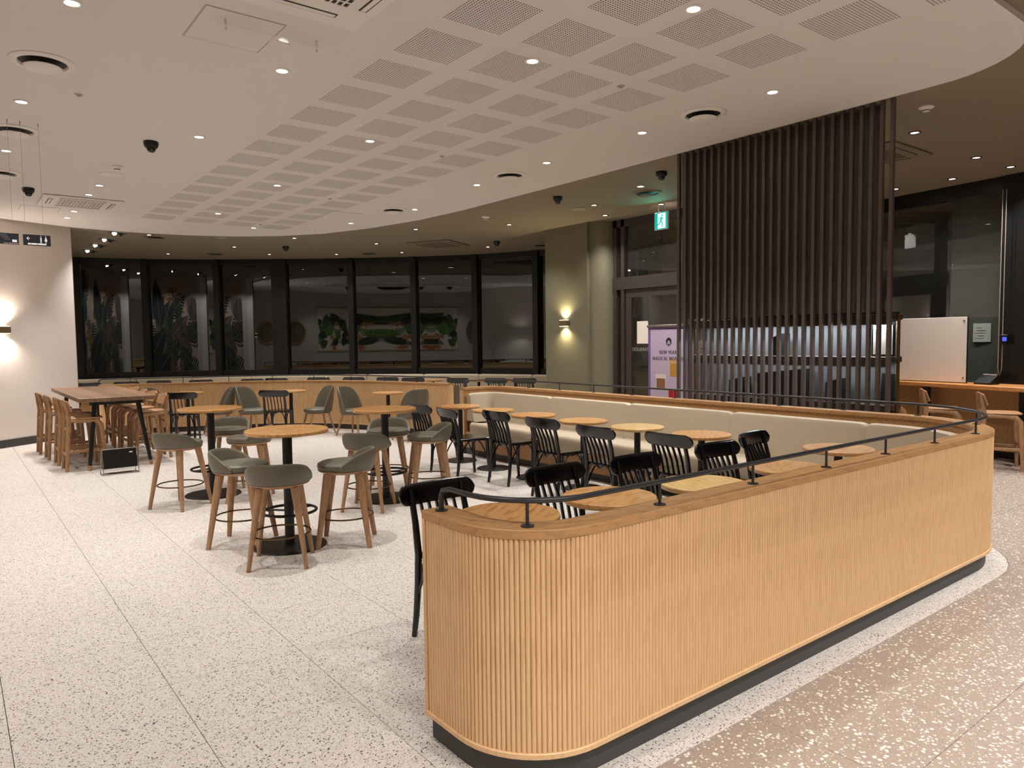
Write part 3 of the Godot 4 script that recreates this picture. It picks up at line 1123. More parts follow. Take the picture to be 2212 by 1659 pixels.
func build_tables() -> void:
	# small tables along the front partition, then along the bench
	var fr := [[1098, 1109, 0, 0.6], [1316, 1070, 1, 0.2], [1520, 1042, 2, 1.2], [1706, 1008, 3, 0.5]]
	for i in 4:
		var e: Array = fr[i]
		var q := at(e[0], e[1], 0.71)
		make_table("cafe_table", 0.71, 0.25, 0.2, 0.03, false, "top%d" % e[2], ["%s small round cafe table along the front partition, from its open end", "%s small round cafe table along the front partition, from its open end", "%s small round cafe table along front partition, with palest top", "%s small round cafe table along the front partition, from its open end"][i] % ORD[i]).transform = Transform3D(Basis(Vector3.UP, e[3]), Vector3(q.x, 0, q.z))
	var bz := [[5.2, -2.74], [5.12, -3.92], [5.12, -4.66], [5.12, -5.4], [5.12, -6.2], [5.12, -6.96], [5.14, -7.69]]
	for i in bz.size():
		make_table("cafe_table", 0.71, 0.25, 0.2, 0.03, false, "top%d" % [3, 0, 2, 1, 0, 1, 0][i], "%s small round cafe table along the cream bench, from the partition corner" % ORD[i]).transform = Transform3D(Basis(Vector3.UP, 0.7 * i), Vector3(bz[i][0], 0, bz[i][1]))
	# high tables
	var ht := [["high_table", at(461, 1068, 0), "tall round high table next to the long plank table"], ["high_table", at(627, 1178, 0), "tall round high table farthest from windows, with three stools close around it"], ["high_table", at(835, 1077, 0), "tall round high table nearest the bench, with four grey stools"]]
	for i in 3:
		make_table("high_table", 0.89, 0.305, 0.27, 0.036, true, "top%d" % [0, 1, 0][i], ht[i][2]).transform = Transform3D(Basis(Vector3.UP, 0.4 + i), ht[i][1])
	# tables before and behind the curved partition
	var ct := [at(405, 847, 0.73), at(628, 843, 0.74), at(838, 847, 0.715)]
	for i in 3:
		make_table("cafe_table", [0.73, 0.74, 0.715][i], 0.25, 0.2, 0.03, false, "top%d" % [0, 1, 0][i], "%s small round table before the curved partition, from the plank table" % ORD[i]).transform = Transform3D(Basis(Vector3.UP, 0.3 * i), Vector3(ct[i].x, 0, ct[i].z))
	var wt := [[8.22, -13.32], [8.78, -12.42], [9.27, -11.8]]
	for i in 3:
		make_table("cafe_table", 0.71, 0.25, 0.2, 0.03, false, "top0", "%s small round table at the far window bench, from the olive wall" % ORD[2 - i]).position = Vector3(wt[i][0], 0, wt[i][1])
	for c in get_children():
		if c.name.begins_with("cafe_table"): c.set_meta("group", "small round cafe tables")
		if c.name.begins_with("high_table"): c.set_meta("group", "high round tables")

# ------------------------------------------------------------------ black chairs
var chair0: Node3D
func make_chair() -> Node3D:
	var c := thing("cafe_chair", "", "chair")
	var bl: Material = M.black_lacquer
	var m := MB.new()
	var sp := PackedVector2Array()
	for q in [[-0.165, -0.19], [0.165, -0.19], [0.2, 0.1], [0.185, 0.185], [0.1, 0.2], [-0.1, 0.2], [-0.185, 0.185], [-0.2, 0.1]]:
		sp.append(Vector2(q[0], q[1]))
	m.prism(sp, 0.425, 0.455, 0.008)
	part(c, "seat", m, bl)
	for s in [-1, 1]:
		m = MB.new()
		m.tube([Vector3(0.175 * s, 0, -0.235), Vector3(0.172 * s, 0.12, -0.215), Vector3(0.168 * s, 0.28, -0.2), Vector3(0.165 * s, 0.44, -0.195), Vector3(0.163 * s, 0.6, -0.222), Vector3(0.16 * s, 0.765, -0.268)], [0.0145, 0.017, 0.019, 0.02, 0.018, 0.016], 10)
		part(c, "rear_post", m, bl)
	for s in [-1, 1]:
		m = MB.new()
		m.tube([Vector3(0.178 * s, 0, 0.185), Vector3(0.172 * s, 0.15, 0.172), Vector3(0.165 * s, 0.3, 0.163), Vector3(0.16 * s, 0.43, 0.16)], [0.014, 0.018, 0.022, 0.024], 10)
		part(c, "leg", m, bl)
	m = MB.new()
	var rings := []
	for i in 29:
		var u := sin(lerpf(-PI / 2, PI / 2, i / 28.0))
		var hh := 0.054 * sqrt(maxf(0.004, 1.0 - pow(maxf(0.0, (absf(u) - 0.78) / 0.22), 2.0)))
		var x := 0.238 * u
		var z := -0.285 + 0.03 * u * u
		var r := PackedVector3Array()
		for k in 12:
			var a := TAU * k / 12
			var sy := signf(sin(a)) * pow(absf(sin(a)), 0.6); var sz := signf(cos(a)) * pow(absf(cos(a)), 0.6)
			r.append(Vector3(x, 0.738 + sy * hh, z - sy * hh * 0.28 + sz * 0.0105))
		rings.append(r)
	m.loft(rings)
	part(c, "crest_rail", m, bl)
	for k in 5:
		var x := -0.104 + 0.052 * k
		m = MB.new()
		m.tube([Vector3(x, 0.45, -0.182), Vector3(x, 0.57, -0.212), Vector3(x, 0.7, -0.266 - 0.012 * (1.0 - absf(k - 2) / 2.0))], [0.0145, 0.0145, 0.0145], 8, false, 0.45)
		part(c, "back_slat", m, bl)
	m = MB.new()
	for s in [-1, 1]:
		m.tube(bow(Vector3(0.165 * s, 0.2, 0.165), Vector3(0.165 * s, 0.47, 0.08), Vector3(0.166 * s, 0.42, 0.0), 6) + bow(Vector3(0.166 * s, 0.42, -0.02), Vector3(0.166 * s, 0.47, -0.1), Vector3(0.17 * s, 0.2, -0.21), 6), 0.008, 6)
	m.tube(bow(Vector3(-0.165, 0.2, -0.207), Vector3(-0.14, 0.53, -0.2), Vector3(0, 0.41, -0.19), 6) + bow(Vector3(0.01, 0.41, -0.19), Vector3(0.14, 0.53, -0.2), Vector3(0.165, 0.2, -0.207), 6), 0.008, 6)
	m.tube(bow(Vector3(-0.165, 0.22, 0.165), Vector3(-0.13, 0.5, 0.165), Vector3(0, 0.415, 0.17), 6) + bow(Vector3(0.01, 0.415, 0.17), Vector3(0.13, 0.5, 0.165), Vector3(0.165, 0.22, 0.165), 6), 0.008, 6)
	part(c, "bentwood_brace", m, bl)
	return c

func chair(where: Vector3, turn: float, label: String, group: String) -> void:
	if chair0 == null:
		chair0 = make_chair()
		chair0.position = where
		chair0.rotation.y = turn
		tag(chair0, label, "", group)
	else:
		copy(chair0, where, turn, label, group)

func build_chairs() -> void:
	# row facing the front partition: back faces read at the crest
	var g := "black bentwood chairs"
	var r1 := [[941, 1058, 0.03], [1196, 1022, 0.02], [1369, 998, 0.0], [1546, 970, -0.05], [1625, 946, 0.12]]
	for i in 5:
		var q := at(r1[i][0], r1[i][1], 0.742)
		var a: float = r1[i][2]
		chair(Vector3(q.x, 0, q.z) + Basis(Vector3.UP, a) * Vector3(0, 0, 0.275), a, "%s black bentwood chair facing the front partition, from its open end" % ORD[i], g)
	# row facing the bench
	var r2 := [[1440, 951, 0.0], [1282, 934, 0.0], [1168, 915, 0.05], [1068, 899, 0.0], [962, 893, -0.1], [903, 884, 0.1]]
	for i in 6:
		var q := at(r2[i][0], r2[i][1], 0.735)
		var a: float = PI / 2 + r2[i][2]
		chair(Vector3(q.x, 0, q.z) + Basis(Vector3.UP, a) * Vector3(0, 0, 0.275), a, "%s black bentwood chair facing the cream bench, from the partition corner" % ORD[i], g)
	# two in front of the curved partition
	var d1 := Vector3(0.25, 0, -1)
	chair(Vector3(2.93, 0, -12.2), faced(Vector3(0.45, 0, -1)), "black bentwood chair with its back to the plank table side, before curved partition", g)
	chair(Vector3(4.2, 0, -11.55), faced(Vector3(0.75, 0, -1)), "black bentwood chair between two grey tub chairs before curved partition", g)
	# behind the curved partition, facing the windows
	var cr := [[189, 828], [273, 825.2], [343.5, 822.5], [434, 821.2], [545, 819], [597, 817.3], [688, 815.5], [764, 815.3], [837, 815.3], [892, 816.2], [989, 817], [1071, 817], [1133, 817.4]]
	for i in cr.size():
		var q := at(cr[i][0], cr[i][1], 0.785)
		var out := Vector3(q.x, 0, q.z) - Vector3(-0.5, 0, -5.5)
		out.y = 0
		var a := faced(out.normalized()) + (0.0 if i % 3 else 0.15)
		chair(Vector3(q.x, 0, q.z) + Basis(Vector3.UP, a) * Vector3(0, 0, 0.26), a, "%s black chair behind the curved partition, from the plaster wall" % ORD[i], g)

# ------------------------------------------------------------------ grey stools
func make_stool() -> Node3D:
	var s := thing("bar_stool", "", "stool")
	for a in [[-1, -1], [1, -1], [-1, 1], [1, 1]]:
		var m := MB.new()
		m.tube([Vector3(0.19 * a[0], 0, 0.19 * a[1]), Vector3(0.15 * a[0], 0.3, 0.15 * a[1]), Vector3(0.115 * a[0], 0.55, 0.115 * a[1])], [0.018, 0.0255, 0.034], 12, false, 0.8)
		part(s, "leg", m, M.leg_oak)
	var m := MB.new()
	m.lathe([Vector2(0.001, 0.545), Vector2(0.15, 0.545), Vector2(0.2, 0.563), Vector2(0.207, 0.572), Vector2(0.2, 0.576), Vector2(0.001, 0.576)], 40)
	part(s, "seat_frame", m, M.leg_oak)
	m = MB.new()
	m.lathe([Vector2(0.001, 0.574), Vector2(0.196, 0.574), Vector2(0.207, 0.583), Vector2(0.211, 0.6), Vector2(0.206, 0.618), Vector2(0.185, 0.63), Vector2(0.12, 0.634), Vector2(0.001, 0.632)], 40)
	part(s, "seat", m, M.grey_leather)
	# low wrapping back: a padded band whose height fades towards the front
	m = MB.new()
	var rings := []
	for i in 25:
		var u := -1.0 + i / 12.0
		var th := PI + u * deg_to_rad(94)
		var hh := 0.122 * (1.0 - pow(absf(u), 3.2)) + 0.004
		var ring := PackedVector3Array()
		for q in [[0.208, 0.0], [0.219, 0.25], [0.224, 0.6], [0.222, 0.9], [0.214, 1.0], [0.202, 0.99], [0.19, 0.85], [0.18, 0.4], [0.178, 0.0]]:
			var r: float = q[0] + 0.01 * q[1] * hh / 0.12
			ring.append(Vector3(sin(th) * r, 0.592 + q[1] * (hh + 0.008) - 0.016 * (1.0 - q[1]), cos(th) * r))
		rings.append(ring)
	m.loft(rings)
	part(s, "backrest", m, M.grey_leather)
	m = MB.new()
	var c := []
	for k in 36: c.append(Vector3(sin(TAU * k / 36) * 0.2, 0.215, cos(TAU * k / 36) * 0.2))
	m.tube(c, 0.0065, 8, true)
	part(s, "foot_ring", m, M.brass)
	return s

func build_stools() -> void:
	var tb := [at(461, 1068, 0), at(627, 1178, 0), at(835, 1077, 0)]
	# seat centres: [x, z, table, turn offset, label]
	var lst := [
		[1.69, -7.31, 0, -0.15, "grey low-backed stool at the high table by plank table, floor side"],
		[2.36, -8.05, 0, 0.1, "grey low-backed stool at the high table by plank table, window side"],
		[2.31, -7.2, 0, 0.65, "grey stool between two high tables, its backrest behind a table top"],
		[1.74, -5.64, 1, 0.2, "grey stool at the three-stool high table, beside plank table side"],
		[1.79, -4.96, 1, 0.0, "grey stool in front of the three-stool high table, its back turned outward"],
		[2.37, -5.14, 1, -0.1, "grey stool at the three-stool high table, on the bench side"],
		[3.02, -6.06, 2, 0.1, "grey stool at the bench-side high table, its back toward the three-stool table"],
		[3.6, -6.74, 2, 0.0, "grey stool at the bench-side high table, window side, facing outward"],
		[3.71, -6.12, 2, 0.1, "grey stool at the bench-side high table, beside the black chairs"]]
	var s0: Node3D = null
	for e in lst:
		var p := Vector3(e[0], 0, e[1])
		var a: float = faced(tb[e[2]] - p) + e[3]
		if s0 == null:
			s0 = make_stool()
			s0.position = p
			s0.rotation.y = a
			tag(s0, e[4], "", "grey low-backed stools")
		else:
			copy(s0, p, a, e[4], "grey low-backed stools")

# ------------------------------------------------------------------ seating by the windows
func make_tub() -> Node3D:
	var s := thing("tub_chair", "", "chair")
	for a in [[-1, -1], [1, -1], [-1, 1], [1, 1]]:
		var m := MB.new()
		m.tube([Vector3(0.22 * a[0], 0, 0.22 * a[1]), Vector3(0.14 * a[0], 0.35, 0.14 * a[1])], [0.013, 0.022], 10)
		part(s, "leg", m, M.leg_oak)
	var m := MB.new()
	m.lathe([Vector2(0.001, 0.335), Vector2(0.19, 0.335), Vector2(0.215, 0.352), Vector2(0.001, 0.36)], 36)
	part(s, "seat_frame", m, M.leg_oak)
	m = MB.new()
	m.lathe([Vector2(0.001, 0.355), Vector2(0.21, 0.355), Vector2(0.235, 0.38), Vector2(0.232, 0.41), Vector2(0.2, 0.43), Vector2(0.001, 0.432)], 36)
	part(s, "seat", m, M.grey_leather)
	m = MB.new()
	var rings := []
	for i in 29:
		var u := -1.0 + i / 14.0
		var th := PI + u * deg_to_rad(88)
		var hh := 0.42 * (1.0 - pow(absf(u), 4.0)) + 0.006
		var ring := PackedVector3Array()
		for q in [[0.235, 0.0], [0.25, 0.3], [0.262, 0.7], [0.262, 0.93], [0.254, 1.0], [0.24, 0.99], [0.23, 0.9], [0.218, 0.4], [0.205, 0.0]]:
			ring.append(Vector3(sin(th) * q[0], 0.375 + q[1] * hh, cos(th) * q[0] - 0.05 * q[1] * hh))
		rings.append(ring)
	m.loft(rings)
	part(s, "back_shell", m, M.grey_leather)
	return s

func build_far_seats() -> void:
	var tb := [at(405, 847, 0.73), at(628, 843, 0.74), at(838, 847, 0.715)]
	var lst := [
		[at(343, 940, 0), 0, "grey tub chair behind the end of the plank table"],
		[at(474, 938, 0), 0, "grey tub chair before curved partition, facing the table by plank table"],
		[at(549, 937, 0), 1, "grey tub chair before curved partition, beside a black chair, facing the bench"],
		[at(688, 935, 0), 1, "grey tub chair before curved partition, its curved back to the next tub chair"],
		[at(768, 939, 0), 2, "grey tub chair before curved partition at the table nearest its open end"],
		[at(890, 950, 0), 2, "grey tub chair at the open end of the curved partition, back outward"],
		[at(990, 930, 0), 9, "grey tub chair standing between the curved partition and the bench end"]]
	var s0: Node3D = null
	for e in lst:
		var p: Vector3 = e[0]
		var aim: Vector3 = Vector3(tb[e[1]].x, 0, tb[e[1]].z) if e[1] < 3 else p + Vector3(1, 0, -0.4)
		var a := faced((aim - p) + Vector3(0, 0, 0.12 if e[1] < 3 else 0.0))
		if s0 == null:
			s0 = make_tub()
			s0.position = p
			s0.rotation.y = a
			tag(s0, e[2], "", "grey tub chairs")
		else:
			copy(s0, p, a, e[2], "grey tub chairs")
	# bench along the windows
	var wl := window_line()
	var pts := []
	for i in range(3, wl.size()): pts.append(wl[i])
	pts[0] = Vector2(2.0, -18.8)
	var p2 := offset_path(smooth_path(pts, 6), 0.16)
	var cen := Vector2(0, -5)
	if p2[0].distance_to(cen) > smooth_path(pts, 6)[0].distance_to(cen):
		p2 = offset_path(smooth_path(pts, 6), -0.16)
	var b := thing("window_bench", "cream leather bench running along the curved window wall", "bench")
	var m := MB.new()
	var sg := 1.0 if offset_path(p2, 0.3)[3].distance_to(cen) < p2[3].distance_to(cen) else -1.0
	m.along(p2, rect(0.05 * sg, 0.5 * sg, 0.0, 0.28))
	part(b, "plinth", m, M.oak_cap)
	var L := path_len(p2)
	var n := 10
	for i in n:
		var seg := sub_path(p2, L * i / n + 0.008, L * (i + 1) / n - 0.008, 0.1)
		m = MB.new()
		cushion(m, seg, rounded(minf(0.12 * sg, 0.55 * sg), maxf(0.12 * sg, 0.55 * sg), 0.28, 0.44, 0.04))
		part(b, "seat_cushion", m, M.cream_leather)
		m = MB.new()
		cushion(m, seg, rounded(minf(0.02 * sg, 0.16 * sg), maxf(0.02 * sg, 0.16 * sg), 0.43, 0.78, 0.045))
		part(b, "back_cushion", m, M.cream_leather)

# ------------------------------------------------------------------ plank table with wooden chairs
func make_bar_chair() -> Node3D:
	var s := thing("wooden_bar_chair", "", "chair")
	var w: Material = M.bar_oak
	for k in [-1, 1]:
		var m := MB.new()
		m.tube([Vector3(0.18 * k, 0, -0.22), Vector3(0.172 * k, 0.3, -0.2), Vector3(0.165 * k, 0.62, -0.175), Vector3(0.16 * k, 0.86, -0.205)], [0.02, 0.025, 0.028, 0.022], 10, false, 0.72)
		part(s, "rear_post", m, w)
		m = MB.new()
		m.tube([Vector3(0.185 * k, 0, 0.2), Vector3(0.175 * k, 0.3, 0.185), Vector3(0.168 * k, 0.55, 0.17), Vector3(0.165 * k, 0.6, 0.13), Vector3(0.165 * k, 0.612, 0.05), Vector3(0.165 * k, 0.612, -0.18)], [0.018, 0.024, 0.029, 0.031, 0.026, 0.022], 10, false, 0.72)
		part(s, "leg", m, w)
		m = MB.new()
		m.box(Vector3(0.176 * k, 0.24, -0.01), Vector3(0.02, 0.035, 0.39), Basis(), 0.004)
		part(s, "side_stretcher", m, w)
	for e in [[0.2, -0.207], [0.2, 0.188], [0.5, -0.185], [0.28, 0.186]]:
		var m := MB.new()
		m.box(Vector3(0, e[0], e[1]), Vector3(0.34, 0.038, 0.02), Basis(), 0.004)
		part(s, "stretcher", m, w)
	var m := MB.new()
	var sp := PackedVector2Array()
	for q in [[-0.17, -0.19], [0.17, -0.19], [0.19, 0.05], [0.185, 0.17], [0.15, 0.195], [-0.15, 0.195], [-0.185, 0.17], [-0.19, 0.05]]:
		sp.append(Vector2(q[0], q[1]))
	m.prism(sp, 0.632, 0.65, 0.006)
	part(s, "seat", m, w)
	m = MB.new()
	var rings := []
	for i in 13:
		var u := -1.0 + i / 6.0
		var hh := 0.075 * (1.0 - 0.25 * pow(absf(u), 4.0))
		var r := PackedVector3Array()
		for q in [[-1, -0.008], [1, -0.008], [1, 0.008], [-1, 0.008]]:
			r.append(Vector3(0.2 * u, 0.795 + q[0] * hh, -0.2 + 0.035 * u * u + q[1] - 0.02 * q[0]))
		rings.append(r)
	m.loft(rings)
	part(s, "backrest", m, w)
	return s

func build_communal() -> void:
	var t := thing("plank_table", "long dark plank-top high table on splayed black legs", "table", Vector3(1.66, 0, -11.56))
	var x0 := -0.43
	for k in 5:
		var m := MB.new()
		m.box(Vector3(x0 + 0.086 + 0.172 * k, 0.864, 0), Vector3(0.1705, 0.052, 2.92), Basis(), 0.004)
		part(t, "plank", m, M["plank%d" % [0, 1, 2, 0, 1][k]])
	var fr := MB.new()
	fr.box(Vector3(0, 0.815, 1.3), Vector3(0.6, 0.045, 0.05))
	fr.box(Vector3(0, 0.815, -1.3), Vector3(0.6, 0.045, 0.05))
	fr.box(Vector3(-0.22, 0.815, 0), Vector3(0.04, 0.04, 2.6))
	fr.box(Vector3(0.22, 0.815, 0), Vector3(0.04, 0.04, 2.6))
	part(t, "frame", fr, M.black_metal)
	for a in [[-1, -1], [1, -1], [-1, 1], [1, 1]]:
		var m := MB.new()
		m.tube([Vector3(0.34 * a[0], 0.06, 1.42 * a[1]), Vector3(0.24 * a[0], 0.83, 1.3 * a[1])], [0.022, 0.03], 10)
		var lg := part(t, "leg", m, M.black_metal)
		m = MB.new()
		m.tube([Vector3(0.347 * a[0], 0.0, 1.43 * a[1]), Vector3(0.34 * a[0], 0.06, 1.42 * a[1])], [0.021, 0.0225], 10)
		part(lg, "foot_tip", m, M.bar_oak)
	var c0: Node3D = null
	var lf := [at(141, 1016, 0), at(124, 1003, 0), at(103, 991, 0), at(85, 979.5, 0)]
	for i in 4:
		var p: Vector3 = lf[i] + Vector3(0.22, 0, 0)
		var lb := "%s light wooden chair on the wall side of the plank table" % ORD[i]
		if c0 == null:
			c0 = make_bar_chair()
			c0.position = p
			c0.rotation.y = PI / 2
			tag(c0, lb, "", "light wooden bar chairs")
		else:
			copy(c0, p, PI / 2, lb, "light wooden bar chairs")
	for i in 4:
		copy(c0, Vector3(2.12, 0, -10.75 - 0.62 * i), -PI / 2 + 0.06 * (i % 2), "%s light wooden chair on the stool side of the plank table" % ORD[i], "light wooden bar chairs")
	# window bar chairs
	var wb := [[Vector3(9.5, 0, -3.1), 0.45], [Vector3(9.63, 0, -3.78), 0.5], [Vector3(9.8, 0, -4.5), 0.55]]
	for i in 3:
		copy(c0, wb[i][0], wb[i][1], "%s light wooden chair at the window bar, from the street door" % ORD[2 - i], "light wooden bar chairs")
	# black sling basket under the near end of the plank table
	var o := at(258, 1021, 0)
	var bk := thing("bag_basket", "black sling bag basket on a chrome wire frame under plank table end", "basket", Vector3(o.x, 0, o.z + 0.02), 0.03)
	for s in [-1, 1]:
		var m := MB.new()
		m.tube([Vector3(0.19 * s, 0.005, 0.1), Vector3(0.19 * s, 0.005, -0.08), Vector3(0.19 * s, 0.3, 0.04), Vector3(0.19 * s, 0.06, 0.1), Vector3(0.19 * s, 0.005, 0.1)], 0.005, 6)
		part(bk, "wire_side", m, M.chrome)
	var m := MB.new()
	m.tube([Vector3(-0.19, 0.005, 0.1), Vector3(0.19, 0.005, 0.1)], 0.005, 6)
	part(bk, "wire_bar", m, M.chrome)
	m = MB.new()
	m.tube([Vector3(-0.19, 0.3, 0.04), Vector3(0.19, 0.3, 0.04)], 0.005, 6)
	part(bk, "wire_bar", m, M.chrome)
	m = MB.new()
	m.box(Vector3(0, 0.19, 0.062), Vector3(0.36, 0.23, 0.006), Basis(Vector3.RIGHT, -0.22))
	m.box(Vector3(0, 0.07, -0.03), Vector3(0.36, 0.006, 0.14))
	part(bk, "sling", m, M.black_metal)
	m = MB.new()
	m.box(Vector3(0.12, 0.25, 0.052), Vector3(0.035, 0.012, 0.004), Basis(Vector3.RIGHT, -0.22))
	part(bk, "tag", m, M.ink_white)

# ------------------------------------------------------------------ slatted screen and display shelf
func build_screen() -> void:
	var s := thing("slat_screen", "tall screen of dark brown vertical slats from ceiling to floor behind bench", "screen")
	var fm := MB.new()
	fm.box(Vector3(0, 1.739, 0), Vector3(0.04, 3.476, 0.03), Basis(), 0.002)
	var me := fm.mesh()
	for k in 27:
		part(s, "slat", me, M.fin).position = Vector3(6.205, 0, -5.05 + 0.0846 * k)
	var m := MB.new()
	m.box(Vector3(6.3, 2.61, -4.02), Vector3(0.018, 1.735, 2.12))
	part(s, "backing_panel", m, M.fin)
	var sh := thing("display_shelf", "open display shelf with lit grey back panel behind the slat screen", "shelf")
	m = MB.new()
	m.box(Vector3(6.74, 0.9, -4.06), Vector3(0.02, 1.7, 2.12))
	part(sh, "back_panel", m, M.shelf_back)
	for y in [0.9, 1.325, 1.7]:
		m = MB.new()
		m.box(Vector3(6.6, y, -4.04), Vector3(0.25, 0.05, 2.14), Basis(), 0.004)
		m.box(Vector3(6.482, y - 0.04, -4.04), Vector3(0.012, 0.05, 2.14))
		var b := part(sh, "shelf_board", m, M.shelf_wood)
		if y > 1.0:
			m = MB.new()
			m.box(Vector3(6.55, y - 0.028, -4.04), Vector3(0.016, 0.006, 2.04))
			part(b, "led_strip", m, M.led_strip)
			var l := AreaLight3D.new()
			l.name = "led_light"
			l.area_size = Vector2(2.04, 0.02)
			l.light_color = Color(0.93, 0.97, 1.0)
			l.light_energy = 3.4 if y > 1.5 else 1.2
			l.area_range = 6.0
			l.shadow_enabled = true
			b.add_child(l, true)
			l.transform = Transform3D(Basis(Vector3.UP, PI / 2) * Basis(Vector3.RIGHT, -PI / 2), Vector3(6.55, y - 0.036, -4.04))
	for z in [-5.1, -2.93]:
		m = MB.new()
		m.tube([Vector3(6.55, 0, z), Vector3(6.55, 1.73, z)], 0.016, 10)
		part(sh, "post", m, M.brass)
	# goods on the shelves
	var goods := [[-4.55, 0.925, 0.16, 0.2, "small black gift box on the lower display shelf"], [-4.05, 0.925, 0.5, 0.3, "wide black gift bag on the lower display shelf"], [-3.5, 0.925, 0.13, 0.22, "black canister on the lower display shelf beside gift bag"], [-4.08, 1.35, 0.1, 0.22, "black slant-topped packet on the upper display shelf"]]
	for g in goods:
		var t := thing("gift_box", g[4], "box", Vector3(6.59, g[1], g[0]))
		m = MB.new()
		var h: float = g[3]; var w: float = g[2] / 2
		var pr := PackedVector3Array()
		var rr := []
		for x in [-0.08, 0.08]:
			rr.append(PackedVector3Array([Vector3(x, 0, -w), Vector3(x, 0, w), Vector3(x, h, w), Vector3(x, h * 0.82, -w)]))
		m.loft(rr)
		part(t, "body", m, M.black_metal)
	var mf := thing("menu_frame", "small white menu card in a black frame on the display shelf", "menu", Vector3(6.58, 1.35, -3.07), PI)
	m = MB.new()
	m.box(Vector3(0, 0.15, 0), Vector3(0.015, 0.29, 0.2))
	part(mf, "frame", m, M.frame_black)
	m = MB.new()
	m.box(Vector3(0.009, 0.15, 0), Vector3(0.004, 0.26, 0.17))
	part(mf, "card", m, M.paper)
	var ab := thing("floor_board", "black leaning chalk board beside the display shelf post", "board", Vector3(6.62, 0, -3.06))
	m = MB.new()
	m.box(Vector3(0, 0.6, 0), Vector3(0.03, 1.2, 0.12), Basis(Vector3.RIGHT, 0.05))
	part(ab, "panel", m, M.frame_black)

# ------------------------------------------------------------------ window bar on the street side
func build_window_bar() -> void:
	var f0 := Vector2(10.32, -5.3); var f1 := Vector2(9.3, -1.6)
	var b0 := Vector2(10.68, -5.3); var b1 := Vector2(10.03, -1.6)
	var o := thing("window_bar", "long oak window bar counter under the street windows", "counter")
	var m := MB.new()
	m.prism(PackedVector2Array([f0, f1, b1, b0]), 0.87, 0.92, 0.004)
	part(o, "counter_top", m, M.oak_bar)
	m = MB.new()
	m.prism(PackedVector2Array([f0.lerp(b0, 0.72), f1.lerp(b1, 0.72), b1, b0]), 0.1, 0.868)
	part(o, "front_panel", m, M.oak_cap)
	for u in [0.3, 0.62, 0.92]:
		m = MB.new()
		var q := f0.lerp(f1, u).lerp(b0.lerp(b1, u), 0.42)
		m.box(v3(q, 0.43), Vector3(0.09, 0.87, 0.07))
		part(o, "support", m, M.black_metal)
	var wb := thing("white_board", "blank white board with corner fixings standing on the window bar", "board")
	m = MB.new()
	var a := Vector2(10.3, -4.7); var b := Vector2(10.14, -3.7)
	var d := (b - a).normalized()
	var bas := Basis(v3(d, 0), Vector3.UP, v3(d, 0).cross(Vector3.UP))
	m.box(v3((a + b) / 2, 1.345), Vector3(a.distance_to(b), 0.83, 0.014), bas, 0.003)
	part(wb, "panel", m, M.paper)
	m = MB.new()
	m.box(v3((a + b) / 2, 1.34) - bas.z * 0.012, Vector3(a.distance_to(b) + 0.02, 0.84, 0.008), bas)
	part(wb, "backing", m, M.frame_black)
	for y in [0.99, 1.71]:
		m = MB.new()
		m.tube([v3(b - d * 0.03, y) + bas.z * 0.004, v3(b - d * 0.03, y) + bas.z * 0.016], 0.012, 10)
		part(wb, "fixing", m, M.chrome)
	var kp := thing("keypad_stand", "small dark sloping keypad stand on the window bar", "keypad", Vector3(10.12, 0.92, -3.46), 1.3)
	m = MB.new()
	var rr := []
	for x in [-0.1, 0.1]:
		rr.append(PackedVector3Array([Vector3(x, 0, -0.09), Vector3(x, 0.02, -0.09), Vector3(x, 0.13, 0.09), Vector3(x, 0, 0.09)]))
	m.loft(rr)
	part(kp, "body", m, M.black_metal)
	for k in 6:
		m = MB.new()
		m.box(Vector3(-0.07 + 0.028 * k, 0.118, 0.06), Vector3(0.016, 0.012, 0.02))
		part(kp, "key", m, M.fixture_white)
	# bead chain of the window blind
	var ch := thing("blind_chain", "long beaded blind chain hanging by the window frame", "chain")
	m = MB.new()
	var c0 := Vector3(10.27, 3.3, -3.37)
	var pts := []
	for k in 20: pts.append(c0 + Vector3(0, -0.115 * k, -0.02))
	pts.append(c0 + Vector3(0, -2.29, 0.0))
	for k in 20: pts.append(c0 + Vector3(0, -0.115 * (19 - k), 0.02))
	m.tube(pts, 0.0045, 6)
	part(ch, "bead_line", m, M.chain)
	var nt := thing("paper_notice", "printed paper notice fixed to the outdoor pier behind the window", "notice")
	m = MB.new()
	m.box(Vector3(11.0, 1.56, -3.83), Vector3(0.012, 0.25, 0.21), Basis(Vector3.UP, 0.06))
	part(nt, "sheet", m, M.notice)
	for k in 5:
		m = MB.new()
		m.box(Vector3(10.99, 1.63 - 0.035 * k, -3.86 + 0.02 * (k % 2)), Vector3(0.004, 0.01, 0.07 + 0.03 * (k % 3)), Basis(Vector3.UP, 0.06))
		part(nt, "printed_line", m, M.ink_pale)
	var dv := thing("door_reader", "small black reader with a blue lit screen by window frame", "reader", Vector3(10.26, 1.47, -3.33))
	m = MB.new()
	m.box(Vector3.ZERO, Vector3(0.03, 0.12, 0.08), Basis(), 0.004)
	part(dv, "body", m, M.frame_black)
	m = MB.new()
	m.box(Vector3(-0.0165, 0.005, 0.01), Vector3(0.003, 0.05, 0.045))
	part(dv, "screen", m, M.small_screen)

